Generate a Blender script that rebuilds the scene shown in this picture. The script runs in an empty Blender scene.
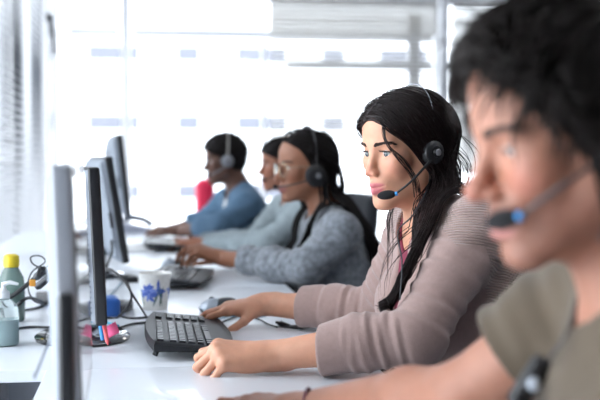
import bpy, math, random
import numpy as np
from mathutils import Vector, Matrix
random.seed(7); RNG = np.random.default_rng(7)
SC = bpy.context.scene; COL = SC.collection
PI = math.pi
# ---------------------------------------------------------------- camera, sky, exposure
CAM_Z = 1.17; FPX = 1100.0; YAW = math.radians(8.02); PITCH = math.radians(2.24)
DESK = 0.74
cam_d = bpy.data.cameras.new('camera'); cam = bpy.data.objects.new('camera', cam_d); COL.objects.link(cam)
cam.location = (0, 0, CAM_Z); cam.rotation_euler = (PI/2 - PITCH, 0, -YAW)
cam_d.sensor_width = 36; cam_d.lens = FPX/600*36; cam_d.clip_start = 0.05; cam_d.clip_end = 200
cam_d.dof.use_dof = True; cam_d.dof.focus_distance = 2.30; cam_d.dof.aperture_fstop = 3.2
SC.camera = cam
SC.view_settings.view_transform = 'Standard'; SC.view_settings.look = 'None'
SC.view_settings.gamma = 1.0; SC.view_settings.use_curve_mapping = False
SC.view_settings.exposure = 0.90
W = bpy.data.worlds.new('overcast_sky'); SC.world = W; W.use_nodes = True
bgn = W.node_tree.nodes['Background']; bgn.inputs[0].default_value = (0.86, 0.93, 1.0, 1); bgn.inputs[1].default_value = 3.8

def portal(loc, rot, sx, sy):                       # marks a window opening so the sky light through it is sampled well
    l = bpy.data.lights.new('window_portal', 'AREA'); l.shape = 'RECTANGLE'; l.size = sx; l.size_y = sy
    l.cycles.is_portal = True
    o = bpy.data.objects.new('window_portal', l); o.location = loc; o.rotation_euler = rot; COL.objects.link(o)

CR = Matrix.Rotation(-YAW, 3, 'Z') @ Matrix.Rotation(-PITCH, 3, 'X')
def P(px, py, d):
    "world point seen at pixel (px,py), d metres in front of the lens"
    v = CR @ Vector(((px-300)/FPX*d, d, (200-py)/FPX*d))
    return np.array([v.x, v.y, v.z + CAM_Z])
def PZ(px, py, z=DESK):
    "world point seen at pixel (px,py) on the level z"
    v = CR @ Vector(((px-300)/FPX, 1, (200-py)/FPX)); t = (z-CAM_Z)/v.z
    return np.array([v.x*t, v.y*t, z])

# ---------------------------------------------------------------- materials
MATS = {}
def mat(name, color=(.5,.5,.5), rough=.5, metal=0, **k):
    if name in MATS: return MATS[name]
    m = bpy.data.materials.new(name); m.use_nodes = True; nt = m.node_tree; b = nt.nodes['Principled BSDF']
    b.inputs['Base Color'].default_value = (*color, 1); b.inputs['Roughness'].default_value = rough
    b.inputs['Metallic'].default_value = metal
    if 'spec' in k: b.inputs['Specular IOR Level'].default_value = k['spec']
    if 'trans' in k: b.inputs['Transmission Weight'].default_value = k['trans']
    if 'sheen' in k: b.inputs['Sheen Weight'].default_value = k['sheen']
    if 'coat' in k: b.inputs['Coat Weight'].default_value = k['coat']
    if 'emit' in k:
        b.inputs['Emission Color'].default_value = (*k['emit'][:3], 1); b.inputs['Emission Strength'].default_value = k['emit'][3]
    if 'sss' in k:
        b.inputs['Subsurface Weight'].default_value = k['sss']; b.inputs['Subsurface Radius'].default_value = (1, .35, .2)
        b.inputs['Subsurface Scale'].default_value = .012
    N = nt.nodes.new; L = nt.links.new
    if 'attr' in k:                                   # vertex colour multiplies base
        a = N('ShaderNodeAttribute'); a.attribute_name = k['attr']
        L(a.outputs['Color'], b.inputs['Base Color'])
    tc = N('ShaderNodeTexCoord')
    if 'noise' in k:                                  # (scale, amount): slight mottling of the colour
        n = N('ShaderNodeTexNoise'); n.inputs['Scale'].default_value = k['noise'][0]; n.inputs['Detail'].default_value = 4
        L(tc.outputs['Object'], n.inputs['Vector'])
        mp = N('ShaderNodeMapRange'); mp.inputs['To Min'].default_value = 1-k['noise'][1]; mp.inputs['To Max'].default_value = 1+k['noise'][1]
        mp.inputs['From Min'].default_value = .3; mp.inputs['From Max'].default_value = .7
        L(n.outputs[0], mp.inputs[0])
        mx = N('ShaderNodeVectorMath'); mx.operation = 'MULTIPLY'
        if b.inputs['Base Color'].links: L(b.inputs['Base Color'].links[0].from_socket, mx.inputs[0])
        else: mx.inputs[0].default_value = color
        L(mp.outputs[0], mx.inputs[1]); L(mx.outputs[0], b.inputs['Base Color'])
    if 'stretch' in k:                                # heather: noise stretched along one axis
        pass
    if 'wave' in k:                                   # (dir vec, period m, bump m, colour amount)
        d, per, bump, amt = k['wave']
        dp = N('ShaderNodeVectorMath'); dp.operation = 'DOT_PRODUCT'; L(tc.outputs['Object'], dp.inputs[0])
        dp.inputs[1].default_value = [x*2*PI/per for x in d]
        nn = N('ShaderNodeTexNoise'); nn.inputs['Scale'].default_value = 9; L(tc.outputs['Object'], nn.inputs['Vector'])
        ad = N('ShaderNodeMath'); ad.operation = 'MULTIPLY_ADD'; ad.inputs[1].default_value = 9; L(nn.outputs[0], ad.inputs[0]); L(dp.outputs['Value'], ad.inputs[2])
        s = N('ShaderNodeMath'); s.operation = 'SINE'; L(ad.outputs[0], s.inputs[0])
        bp = N('ShaderNodeBump'); bp.inputs['Distance'].default_value = bump; L(s.outputs[0], bp.inputs['Height'])
        L(bp.outputs[0], b.inputs['Normal'])
        if amt:
            mp = N('ShaderNodeMapRange'); mp.inputs['From Min'].default_value = -1; mp.inputs['To Min'].default_value = 1-amt; mp.inputs['To Max'].default_value = 1+amt
            L(s.outputs[0], mp.inputs[0])
            mx = N('ShaderNodeVectorMath'); mx.operation = 'MULTIPLY'
            if b.inputs['Base Color'].links: L(b.inputs['Base Color'].links[0].from_socket, mx.inputs[0])
            else: mx.inputs[0].default_value = color
            L(mp.outputs[0], mx.inputs[1]); L(mx.outputs[0], b.inputs['Base Color'])
    elif 'bump' in k:                                 # (scale, metres)
        n = N('ShaderNodeTexNoise'); n.inputs['Scale'].default_value = k['bump'][0]; n.inputs['Detail'].default_value = 3
        L(tc.outputs['Object'], n.inputs['Vector'])
        bp = N('ShaderNodeBump'); bp.inputs['Distance'].default_value = k['bump'][1]; L(n.outputs[0], bp.inputs['Height'])
        L(bp.outputs[0], b.inputs['Normal'])
    MATS[name] = m; return m

# ---------------------------------------------------------------- objects
def tag(o, label=None, cat=None, group=None, kind=None):
    if label: o['label'] = label
    if cat: o['category'] = cat
    if group: o['group'] = group
    if kind: o['kind'] = kind
    return o
def thing(name, label, cat, loc=(0,0,0), rz=0, group=None):
    o = bpy.data.objects.new(name, None); COL.objects.link(o); o.empty_display_size = .05
    o.location = [float(x) for x in loc]; o.rotation_euler = (0, 0, rz); return tag(o, label, cat, group)
def copy_tree(o, parent=None):
    c = o.copy(); COL.objects.link(c); c.parent = parent
    for ch in list(o.children): copy_tree(ch, c)
    return c

class MB:
    "collects simple shapes into one mesh"
    def __init__(s): s.v = []; s.f = []; s.n = 0
    def add(s, V, F):
        V = np.asarray(V, float).reshape(-1, 3); s.v.append(V); s.f += [tuple(i+s.n for i in f) for f in F]; s.n += len(V); return s
    def box(s, c, size, bev=.0, rz=0, R=None):
        hx, hy, hz = [x/2 for x in size]; b = min(bev, hx*.98, hy*.98, hz*.98)
        R = np.array(R) if R is not None else np.array(Matrix.Rotation(rz, 3, 'Z'))
        c = np.asarray(c, float)
        if b <= 0:
            V = [(x*hx, y*hy, z*hz) for x in (-1,1) for y in (-1,1) for z in (-1,1)]
            F = [(0,1,3,2),(4,6,7,5),(0,4,5,1),(2,3,7,6),(0,2,6,4),(1,5,7,3)]
            return s.add(np.array(V)@R.T + c, F)
        # rounded box: rings of rounded rectangles
        k = 3; rings = []; outl = []
        for (sx, sy, a0) in ((1,1,0),(-1,1,PI/2),(-1,-1,PI),(1,-1,1.5*PI)):
            for i in range(k+1): outl.append((sx, sy, a0+PI/2*i/k))
        V = []; prof = [(b*(1-math.cos(t)), z) for t, z in [(PI/2*i/k, -hz+b-b*math.sin(PI/2*(1-i/k))) for i in range(k+1)]]
        prof = []
        for i in range(k+1):
            t = PI/2*i/k; prof.append((b*math.sin(t), -hz+b-b*math.cos(t)))
        for i in range(k+1):
            t = PI/2*i/k; prof.append((b*math.cos(t), hz-b+b*math.sin(t)))
        for r, z in prof:
            for sx, sy, a in outl: V.append((sx*(hx-b)+r*math.cos(a), sy*(hy-b)+r*math.sin(a), z))
        m = len(outl); F = []
        for j in range(len(prof)-1):
            for i in range(m): F.append((j*m+i, j*m+(i+1)%m, (j+1)*m+(i+1)%m, (j+1)*m+i))
        F.append(tuple(range(m))[::-1]); F.append(tuple((len(prof)-1)*m+i for i in range(m)))
        return s.add(np.array(V)@R.T + c, F)
    def tube(s, pts, r, n=8, closed=False, flat=1.0):
        pts = np.asarray(pts, float); m = len(pts); r = np.broadcast_to(np.asarray(r, float), (m,))
        T = np.gradient(pts, axis=0) if not closed else np.roll(pts,-1,0)-np.roll(pts,1,0)
        T /= np.linalg.norm(T, axis=1, keepdims=True)+1e-12
        u = np.cross(T[0], (0,0,1.0));
        if np.linalg.norm(u) < .1: u = np.cross(T[0], (1.0,0,0))
        V = []
        for i in range(m):
            u = u - T[i]*u.dot(T[i]); u /= np.linalg.norm(u)+1e-12; w = np.cross(T[i], u)
            for k in range(n):
                a = 2*PI*k/n; V.append(pts[i]+r[i]*(math.cos(a)*u+flat*math.sin(a)*w))
        F = [(i*n+k, i*n+(k+1)%n, (i+1)*n+(k+1)%n, (i+1)*n+k) for i in range(m-1) for k in range(n)]
        if closed: F += [((m-1)*n+k, (m-1)*n+(k+1)%n, (k+1)%n, k) for k in range(n)]
        else: F += [tuple(range(n))[::-1], tuple((m-1)*n+k for k in range(n))]
        return s.add(V, F)
    def lathe(s, prof, c=(0,0,0), n=32, R=None, sy=1.0):
        V = []; 
        for r, z in prof:
            for k in range(n):
                a = 2*PI*k/n; V.append((r*math.cos(a), sy*r*math.sin(a), z))
        F = [(j*n+k, j*n+(k+1)%n, (j+1)*n+(k+1)%n, (j+1)*n+k) for j in range(len(prof)-1) for k in range(n)]
        F += [tuple(range(n))[::-1], tuple((len(prof)-1)*n+k for k in range(n))]
        V = np.array(V)
        if R is not None: V = V@np.array(R).T
        return s.add(V+np.asarray(c, float), F)
    def sphere(s, c, r, n=24, R=None):
        r = np.broadcast_to(np.asarray(r, float), (3,)); V = []; m = n//2
        for j in range(m+1):
            t = PI*j/m
            for k in range(n):
                a = 2*PI*k/n; V.append((r[0]*math.sin(t)*math.cos(a), r[1]*math.sin(t)*math.sin(a), -r[2]*math.cos(t)))
        F = [(j*n+k, j*n+(k+1)%n, (j+1)*n+(k+1)%n, (j+1)*n+k) for j in range(m) for k in range(n)]
        V = np.array(V)
        if R is not None: V = V@np.array(R).T
        return s.add(V+np.asarray(c, float), F)
    def build(s, name, m, parent=None, smooth=True, local=None):
        V = np.concatenate(s.v); me = bpy.data.meshes.new(name)
        if local is not None: V = V - np.asarray(local, float)
        me.from_pydata(V.tolist(), [], s.f); me.validate(); me.update()
        if smooth:
            me.shade_smooth()
            try: me.set_sharp_from_angle(angle=math.radians(38))
            except Exception: pass
        if m: me.materials.append(m)
        o = bpy.data.objects.new(name, me); COL.objects.link(o)
        if parent is not None: o.parent = parent
        return o
def spline(pts, n=40):
    "smooth curve through points"
    pts = np.asarray(pts, float); m = len(pts); ext = np.vstack([2*pts[0]-pts[1], pts, 2*pts[-1]-pts[-2]])
    out = []
    for i in range(m-1):
        p0, p1, p2, p3 = ext[i:i+4]; k = max(2, n//(m-1))
        for j in range(k):
            t = j/k; out.append(.5*((2*p1)+(-p0+p2)*t+(2*p0-5*p1+4*p2-p3)*t*t+(-p0+3*p1-3*p2+p3)*t**3))
    out.append(pts[-1]); return np.array(out)

def fast_mesh(name, V, Q, parent=None, mats=(), smooth=True, vcol=None, midx=None, tri=False):
    me = bpy.data.meshes.new(name); n = Q.shape[1]
    me.vertices.add(len(V)); me.vertices.foreach_set('co', V.astype(np.float32).ravel())
    me.loops.add(Q.size); me.loops.foreach_set('vertex_index', Q.astype(np.int32).ravel())
    me.polygons.add(len(Q)); me.polygons.foreach_set('loop_start', np.arange(0, Q.size, n, dtype=np.int32))
    me.polygons.foreach_set('loop_total', np.full(len(Q), n, np.int32))
    for m in mats: me.materials.append(m)
    if midx is not None: me.polygons.foreach_set('material_index', midx.astype(np.int32))
    me.update(calc_edges=True)
    if smooth: me.shade_smooth()
    if vcol is not None:
        a = me.color_attributes.new('tint', 'FLOAT_COLOR', 'POINT')
        a.data.foreach_set('color', np.hstack([vcol, np.ones((len(V),1))]).astype(np.float32).ravel())
    o = bpy.data.objects.new(name, me); COL.objects.link(o)
    if parent is not None: o.parent = parent
    return o

# ---------------------------------------------------------------- signed distance modelling
A = lambda *x: np.array(x, float)
def nrm(v): v = np.asarray(v, float); return v/(np.linalg.norm(v)+1e-12)
class Shape:
    "a list of blended rounded volumes, turned into one smooth mesh"
    def __init__(s): s.p = []; s.post = None
    def cap(s, a, b, ra, rb=None, k=.01, sub=False, fold=None):
        a = A(*a); b = A(*b); rb = ra if rb is None else rb
        s.p.append(('cap', (a, b, ra, rb, fold), k, sub, (a+b)/2, np.linalg.norm(a-b)/2+max(ra, rb))); return s
    def ell(s, c, r, R=np.eye(3), k=.01, sub=False):
        c = A(*c); r = A(*r); s.p.append(('ell', (c, r, np.asarray(R, float)), k, sub, c, r.max())); return s
    def lid(s, c, r, n, o, k=.002):
        c = A(*c); s.p.append(('lid', (c, r, nrm(n), o), k, False, c, r)); return s
    def rbox(s, c, h, rr, R=np.eye(3), k=.01, sub=False):
        c = A(*c); h = A(*h); s.p.append(('box', (c, h, rr, np.asarray(R, float)), k, sub, c, np.linalg.norm(h))); return s
    @staticmethod
    def _one(t, q, P):
        if t == 'cap':
            a, b, ra, rb, fold = q; ba = b-a; L2 = ba.dot(ba)+1e-12
            w = P-a; h = np.clip(w@ba/L2, 0, 1); r = ra+(rb-ra)*h; e = w-h[..., None]*ba
            if fold is not None:
                amp, fr, ph = fold; z = nrm(ba); u = nrm(np.cross(z, A(.3,.9,.2))); v = np.cross(z, u)
                an = np.arctan2(e@u, e@v); Lh = h*math.sqrt(L2)
                r = r + amp*(np.sin(fr*Lh+ph+1.3*np.sin(an+ph)+.6*np.sin(2*an))*.6+np.sin(fr*1.7*Lh+2*ph-1.7*np.sin(an+1+ph))*.4)
            return np.sqrt((e*e).sum(-1))-r
        if t == 'ell':
            c, r, R = q; l = (P-c)@R; k0 = np.sqrt(((l/r)**2).sum(-1)); k1 = np.sqrt(((l/r**2)**2).sum(-1))+1e-9
            return k0*(k0-1)/k1
        if t == 'lid':
            c, r, n, o = q; w = P-c; return np.maximum(np.sqrt((w*w).sum(-1))-r, o-w@n)
        c, h, rr, R = q; l = np.abs((P-c)@R)-(h-rr)
        return np.sqrt((np.maximum(l, 0)**2).sum(-1))+np.minimum(l.max(-1), 0)-rr
    def ev(s, P):
        d = np.full(P.shape[:-1], 9., P.dtype)
        for t, q, k, sub, c, R in s.p: d = s._mix(d, s._one(t, q, P), k, sub)
        return d+s.post(P) if s.post else d
    @staticmethod
    def _mix(d, e, k, sub):
        if sub:
            e = -e; h = np.maximum(k-np.abs(d-e), 0)/k; return np.maximum(d, e)+h*h*k*.25
        h = np.maximum(k-np.abs(d-e), 0)/k; return np.minimum(d, e)-h*h*k*.25
    def normal(s, P, e=.002):
        g = np.stack([s.ev(P+A(*v)*e)-s.ev(P-A(*v)*e) for v in ((1,0,0),(0,1,0),(0,0,1))], -1)
        return g/(np.linalg.norm(g, axis=-1, keepdims=True)+1e-9)
    def mesh(s, h):
        lo = np.min([c-R for *_, sub, c, R in s.p if not sub], 0)-.03; hi = np.max([c+R for *_, sub, c, R in s.p if not sub], 0)+.03
        B = 8; nb = np.ceil((hi-lo)/(h*B)).astype(int); n = nb*B+1
        G = np.stack(np.meshgrid(*[np.arange(k) for k in nb], indexing='ij'), -1).reshape(-1, 3)
        cen = lo+(G+.5)*h*B; dc = s.ev(cen); hd = h*B*.87
        act = np.abs(dc) < hd*1.35+.008
        F = np.repeat(np.repeat(np.repeat(np.sign(dc).reshape(nb).astype(np.float32), B, 0), B, 1), B, 2)
        F = np.pad(F, ((0,1),)*3, mode='edge')
        Ga = G[act]; o = np.stack(np.meshgrid(*[np.arange(B+1)]*3, indexing='ij'), -1).reshape(-1, 3)
        D = np.full((len(Ga), len(o)), 9., np.float32); ca = cen[act]; rel = (o*h).astype(np.float32)
        base = (lo+Ga*h*B)
        for t, q, k, sub, c, R in s.p:
            m = np.linalg.norm(ca-c, axis=1) < R+hd*2.0+k+.012
            idx = np.nonzero(m)[0]
            for i in range(0, len(idx), 2000):
                j = idx[i:i+2000]; Pt = base[j][:, None, :]+rel[None]
                D[j] = s._mix(D[j], s._one(t, q, Pt), k, sub)
        if s.post:
            for i in range(0, len(Ga), 2000): D[i:i+2000] += s.post(base[i:i+2000][:, None, :]+rel[None])
        ix = (Ga*B)[:, None, :]+o[None]; F[ix[..., 0], ix[..., 1], ix[..., 2]] = D
        F[0]=F[-1]=9; F[:,0]=F[:,-1]=9; F[:,:,0]=F[:,:,-1]=9
        return nets(F, lo, h)
def nets(F, lo, h):
    S = F < 0
    c8 = [S[i:F.shape[0]-1+i, j:F.shape[1]-1+j, k:F.shape[2]-1+k] for i in (0,1) for j in (0,1) for k in (0,1)]
    a = c8[0].copy(); b = c8[0].copy()
    for c in c8[1:]: a |= c; b &= c
    act = a & ~b; I = np.argwhere(act); idx = np.full(act.shape, -1, np.int32); idx[act] = np.arange(len(I))
    acc = np.zeros((len(I), 3)); cnt = np.zeros(len(I))
    cor = [(i,j,k) for i in (0,1) for j in (0,1) for k in (0,1)]
    for p in cor:
        for ax in range(3):
            if p[ax]: continue
            q = list(p); q[ax] = 1
            f0 = F[I[:,0]+p[0], I[:,1]+p[1], I[:,2]+p[2]]; f1 = F[I[:,0]+q[0], I[:,1]+q[1], I[:,2]+q[2]]
            m = (f0 < 0) != (f1 < 0); t = np.where(m, f0/(f0-f1+1e-12), 0)
            pt = np.array(p, float)[None].repeat(len(I), 0); pt[:, ax] += t
            acc[m] += pt[m]; cnt[m] += 1
    V = lo+(I+acc/np.maximum(cnt, 1)[:, None])*h; Q = []
    for ax in range(3):
        o1, o2 = [x for x in range(3) if x != ax]
        sl0 = [slice(None)]*3; sl1 = [slice(None)]*3; sl0[ax] = slice(0, -1); sl1[ax] = slice(1, None)
        D = S[tuple(sl0)] != S[tuple(sl1)]; E = np.argwhere(D)
        E = E[(E[:, o1] > 0) & (E[:, o2] > 0) & (E[:, o1] < F.shape[o1]-1) & (E[:, o2] < F.shape[o2]-1)]
        def cell(d1, d2): e = E.copy(); e[:, o1] -= d1; e[:, o2] -= d2; return idx[e[:,0], e[:,1], e[:,2]]
        q = np.stack([cell(1,1), cell(0,1), cell(0,0), cell(1,0)], 1)
        inside = S[E[:,0], E[:,1], E[:,2]]; flip = inside ^ (ax == 1)
        q[~flip] = q[~flip][:, ::-1]; Q.append(q)
    Q = np.concatenate(Q); Q = Q[(Q >= 0).all(1)]
    return V, Q
# ---------------------------------------------------------------- the room
def struct(o, name=None): o['kind'] = 'structure'; return o
WX, EX, NY, SY, CH = -0.80, 5.6, 11.0, -2.4, 3.0       # left, right, far, near walls; ceiling
white = mat('white_paint', (.80,.81,.83), .6, noise=(3,.02)); frame_m = mat('window_frame_white', (.86,.87,.89), .4); greyframe = mat('grey_post', (.24,.26,.29), .4)
glass = mat('window_glass', (1,1,1), 0.0, trans=1.0, spec=.3)
def thin_glass():
    m = bpy.data.materials.new('thin_glass'); m.use_nodes = True; nt = m.node_tree; nt.nodes.clear(); N = nt.nodes.new
    o = N('ShaderNodeOutputMaterial'); mx = N('ShaderNodeMixShader'); t = N('ShaderNodeBsdfTransparent'); g = N('ShaderNodeBsdfGlossy'); g.inputs['Roughness'].default_value = .02
    f = N('ShaderNodeFresnel'); f.inputs[0].default_value = 1.3; nt.links.new(f.outputs[0], mx.inputs[0]); nt.links.new(t.outputs[0], mx.inputs[1]); nt.links.new(g.outputs[0], mx.inputs[2]); nt.links.new(mx.outputs[0], o.inputs[0]); return m
glass = thin_glass()
dimwall = mat('grey_wall_paint', (.36,.36,.37), .7, noise=(3,.02)); floor_m = mat('grey_carpet', (.24,.26,.31), .9, noise=(40,.12), bump=(300,.002))
struct(MB().box(((WX+EX)/2,(NY+SY)/2,-.05), (EX-WX+.6,NY-SY+.6,.1)).build('floor', floor_m))
struct(MB().box(((WX+EX)/2,(NY+SY)/2,CH+.05), (EX-WX+.6,NY-SY+.6,.1)).build('ceiling', white))
struct(MB().box((EX+.1,(NY+SY)/2,CH/2), (.2,NY-SY,CH)).build('wall_right', dimwall))
struct(MB().box(((WX+EX)/2,SY-.1,CH/2), (EX-WX+.4,.2,CH)).build('wall_near', dimwall))
SILL, TOP = .25, 2.80; Y0 = .15
struct(MB().box((WX-.1,(NY+SY)/2,SILL/2), (.2,NY-SY,SILL)).box((WX-.1,(NY+SY)/2,(TOP+CH)/2), (.2,NY-SY,CH-TOP)).box((WX-.1,(Y0+SY)/2,(TOP+SILL)/2), (.2,Y0-SY,TOP-SILL)).build('wall_left', white))  # solid stretch beside the lens is unseen, shaped to block daylight
struct(MB().box(((WX+EX)/2,NY+.1,SILL/2), (EX-WX+.4,.2,SILL)).box(((WX+EX)/2,NY+.1,(TOP+CH)/2), (EX-WX+.4,.2,CH-TOP)).build('wall_far', white))
struct(MB().box((WX+.015,(NY+SY)/2,.06), (.03,NY-SY,.12), .004).build('baseboard_left', frame_m))
struct(MB().box((WX+.03,(NY+SY)/2,SILL+.012), (.16,NY-SY,.024), .006).build('trim_1', frame_m))
# windows on the left wall: posts, rails, panes
edges = [Y0, 1.4, 3.0, 4.8, 6.6, 8.35, 9.75, NY]
for i in range(7):
    y0, y1 = edges[i], edges[i+1]; w = thing('window_%d'%(i+1), None, None, (WX-.06,(y0+y1)/2,SILL)); w['kind'] = 'structure'; L = y1-y0; Hh = TOP-SILL
    mb = MB(); mb.box((0,-L/2+.035,Hh/2), (.07,.07,Hh)); mb.box((0,L/2-.035,Hh/2), (.07,.07,Hh)); mb.box((0,0,.035), (.07,L-.14,.07)); mb.box((0,0,Hh-.035), (.07,L-.14,.07)); mb.build('window_frame', frame_m, w)
    MB().box((0,0,Hh/2), (.006,L-.14,Hh-.14)).build('window_pane', glass, w)
    portal((WX-.12,(y0+y1)/2,(SILL+TOP)/2), (0,-PI/2,0), Hh, L)
struct(MB().box((WX-.01,8.38,(TOP+SILL)/2), (.11,.075,TOP-SILL), .006).build('trim_2', greyframe))
# windows on the far wall
fe = [WX, -.18, 3.0, 4.35, EX]
for i in range(4):
    x0, x1 = fe[i], fe[i+1]; w = thing('window_%d'%(i+8), None, None, ((x0+x1)/2,NY+.06,SILL)); w['kind'] = 'structure'; L = x1-x0; Hh = TOP-SILL; mb = MB()
    for s in (-1,1): mb.box((s*(L/2-.022),0,Hh/2), (.045,.08,Hh))
    for z in (.035, Hh-.035, (2.15 if i < 2 else 1.85)): mb.box((0,0,z), (L-.14,.08,.08))
    if i == 1: mb.box((-.22,0,1.05), (.05,.06,2.1)); mb.box((.76,0,1.85), (1.52,.07,.09)); mb.box((1.33,0,1.2), (.13,.06,2.3))
    mb.build('window_frame', frame_m, w); MB().box((0,0,Hh/2), (L-.14,.006,Hh-.14)).build('window_pane', glass, w)
    portal(((x0+x1)/2,NY+.14,(SILL+TOP)/2), (-PI/2,0,0), L, Hh)
struct(MB().box((3.02,NY-.03,CH/2), (.09,.14,CH), .006).build('trim_3', frame_m))
# venetian blinds
slat_m = mat('blind_slat', (.70,.71,.73), .5); slat_w = mat('blind_slat_warm', (.66,.64,.60), .5)
for m_ in (slat_m, slat_w):                          # thin slats let a good part of the daylight through
    nt = m_.node_tree; tr = nt.nodes.new('ShaderNodeBsdfTranslucent'); tr.inputs[0].default_value = (.78,.79,.8,1); mx = nt.nodes.new('ShaderNodeMixShader'); mx.inputs[0].default_value = .10
    nt.links.new(nt.nodes['Principled BSDF'].outputs[0], mx.inputs[1]); nt.links.new(tr.outputs[0], mx.inputs[2]); nt.links.new(mx.outputs[0], nt.nodes['Material Output'].inputs[0])
def blind(label, c, L, axis, ztop, zbot, tilt, m, pitch=.045, wd=.05, zsplit=9, tilt2=0):
    t = thing('venetian_blind', label, 'blind', (c[0],c[1],zbot), 0 if axis == 'y' else PI/2, 'venetian blinds on the windows')
    mb = MB(); n = int((ztop-zbot)/pitch); a = math.radians(tilt)
    for i in range(n):
        z = .03+i*pitch; a = math.radians(tilt2 if z+zbot > zsplit else tilt); R = np.array(Matrix.Rotation(a, 3, 'Y')); mb.box((0,0,z), (wd,L,.0012), 0, R=R)
    mb.build('slats', m, t, smooth=False); MB().box((0,0,ztop-zbot+.01), (.055,L,.045), .005).build('head_rail', frame_m, t); MB().box((0,0,.008), (.03,L,.016), .003).build('bottom_rail', frame_m, t)
    for s in (-.35,0,.35): MB().tube([(.026,s*L,.01),(.026,s*L,ztop-zbot)], .0012, 5).build('lift_cord', frame_m, t)
k = 0
for i in (2,3,4): blind(['raised-slat venetian blind nearest the lens on the left windows','middle venetian blind on the left window wall','venetian blind at the left wall just before the grey post'][i-2], (WX+.05,(edges[i]+edges[i+1])/2), edges[i+1]-edges[i]-.06, 'y', TOP-.04, SILL+.05, 38, slat_m)
blind('wide venetian blind lowered over the far window behind the seated women', (2.09,NY-.06), 1.70, 'x', TOP-.04, 1.36, -27, slat_w, zsplit=2.38, tilt2=-62)
blind('venetian blind on the far window right of the white post, behind the man', (3.72,NY-.06), 1.22, 'x', TOP-.04, 1.0, -50, slat_w)
blind('venetian blind on the farthest right window, hidden by the man\'s hair', (4.97,NY-.06), 1.16, 'x', TOP-.04, 1.0, -50, slat_w)
# opener lever of the window beyond the post
t = thing('window_opener', 'dark metal opener lever slanting on the left window beyond the grey post', 'window handle', P(57,36,9.2)*A(0,1,1)+A(WX+.03,0,0))
MB().tube([(0,-.10,.16),(.01,.0,.02),(.02,.11,-.14)], [.018,.020,.014], 8).build('lever', mat('dark_metal', (.06,.06,.065), .4, .6), t); MB().box((-.018,-.09,.14), (.03,.05,.07), .005).build('bracket', mat('dark_metal'), t)
# unseen fill panels, added overhead to brighten the room
lp = thing('fill_panel', 'unseen added fill panel nearest the near wall, window-side row', 'fill light', (1.6,1.8,CH), 0, 'added overhead fill panels')
MB().box((0,0,-.015), (.64,1.24,.03), .004).build('light_frame', frame_m, lp); MB().box((0,0,-.034), (.58,1.18,.008)).build('fill_emitter', mat('fill_emitter', (.9,.9,.9), .5, emit=(1,.97,.93,2)), lp)
for x, y in ((1.6,4.6),(1.6,7.4),(3.9,1.8),(3.9,4.6),(3.9,7.4)): c = copy_tree(lp); c.location = (x,y,CH); c['label'] = 'unseen added fill panel, %s row, %s from the near wall'%('window-side' if x < 2 else 'inner', {1.8:'first',4.6:'second',7.4:'third'}[y])
# the building across the street
b = thing('office_building', 'pale office building with rows of grey windows across the street', 'building', (2,46,-6)); fac = mat('pale_facade', (.86,.87,.88), .8, noise=(.5,.02)); gp = mat('facade_window', (.145,.15,.175), .7, spec=.1)
MB().box((6,4,9), (90,8,34)).build('facade', fac, b)
r_ = random.Random(2)
w0 = None
for row in range(5):
    for j in range(-2, 9):
        x = -6.3+j*3.05; z = 1.9+row*2.85+5.0-4.0
        o = MB().box((0,-.02,0), (2.1 if j%2 else .95,.10,.62), .0).build('window', gp, b); o.location = (x,0,z)
for z in range(6): MB().box((6,-.1,z*2.85+1.6), (60,.25,.18)).build('ledge', mat('ledge_white', (.8,.8,.8), .7), b)
g = MB().box((0,60,-6.2), (200,90,.2)).build('pavement', mat('street_grey', (.5,.5,.52), .9)); g['kind'] = 'structure'
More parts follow.
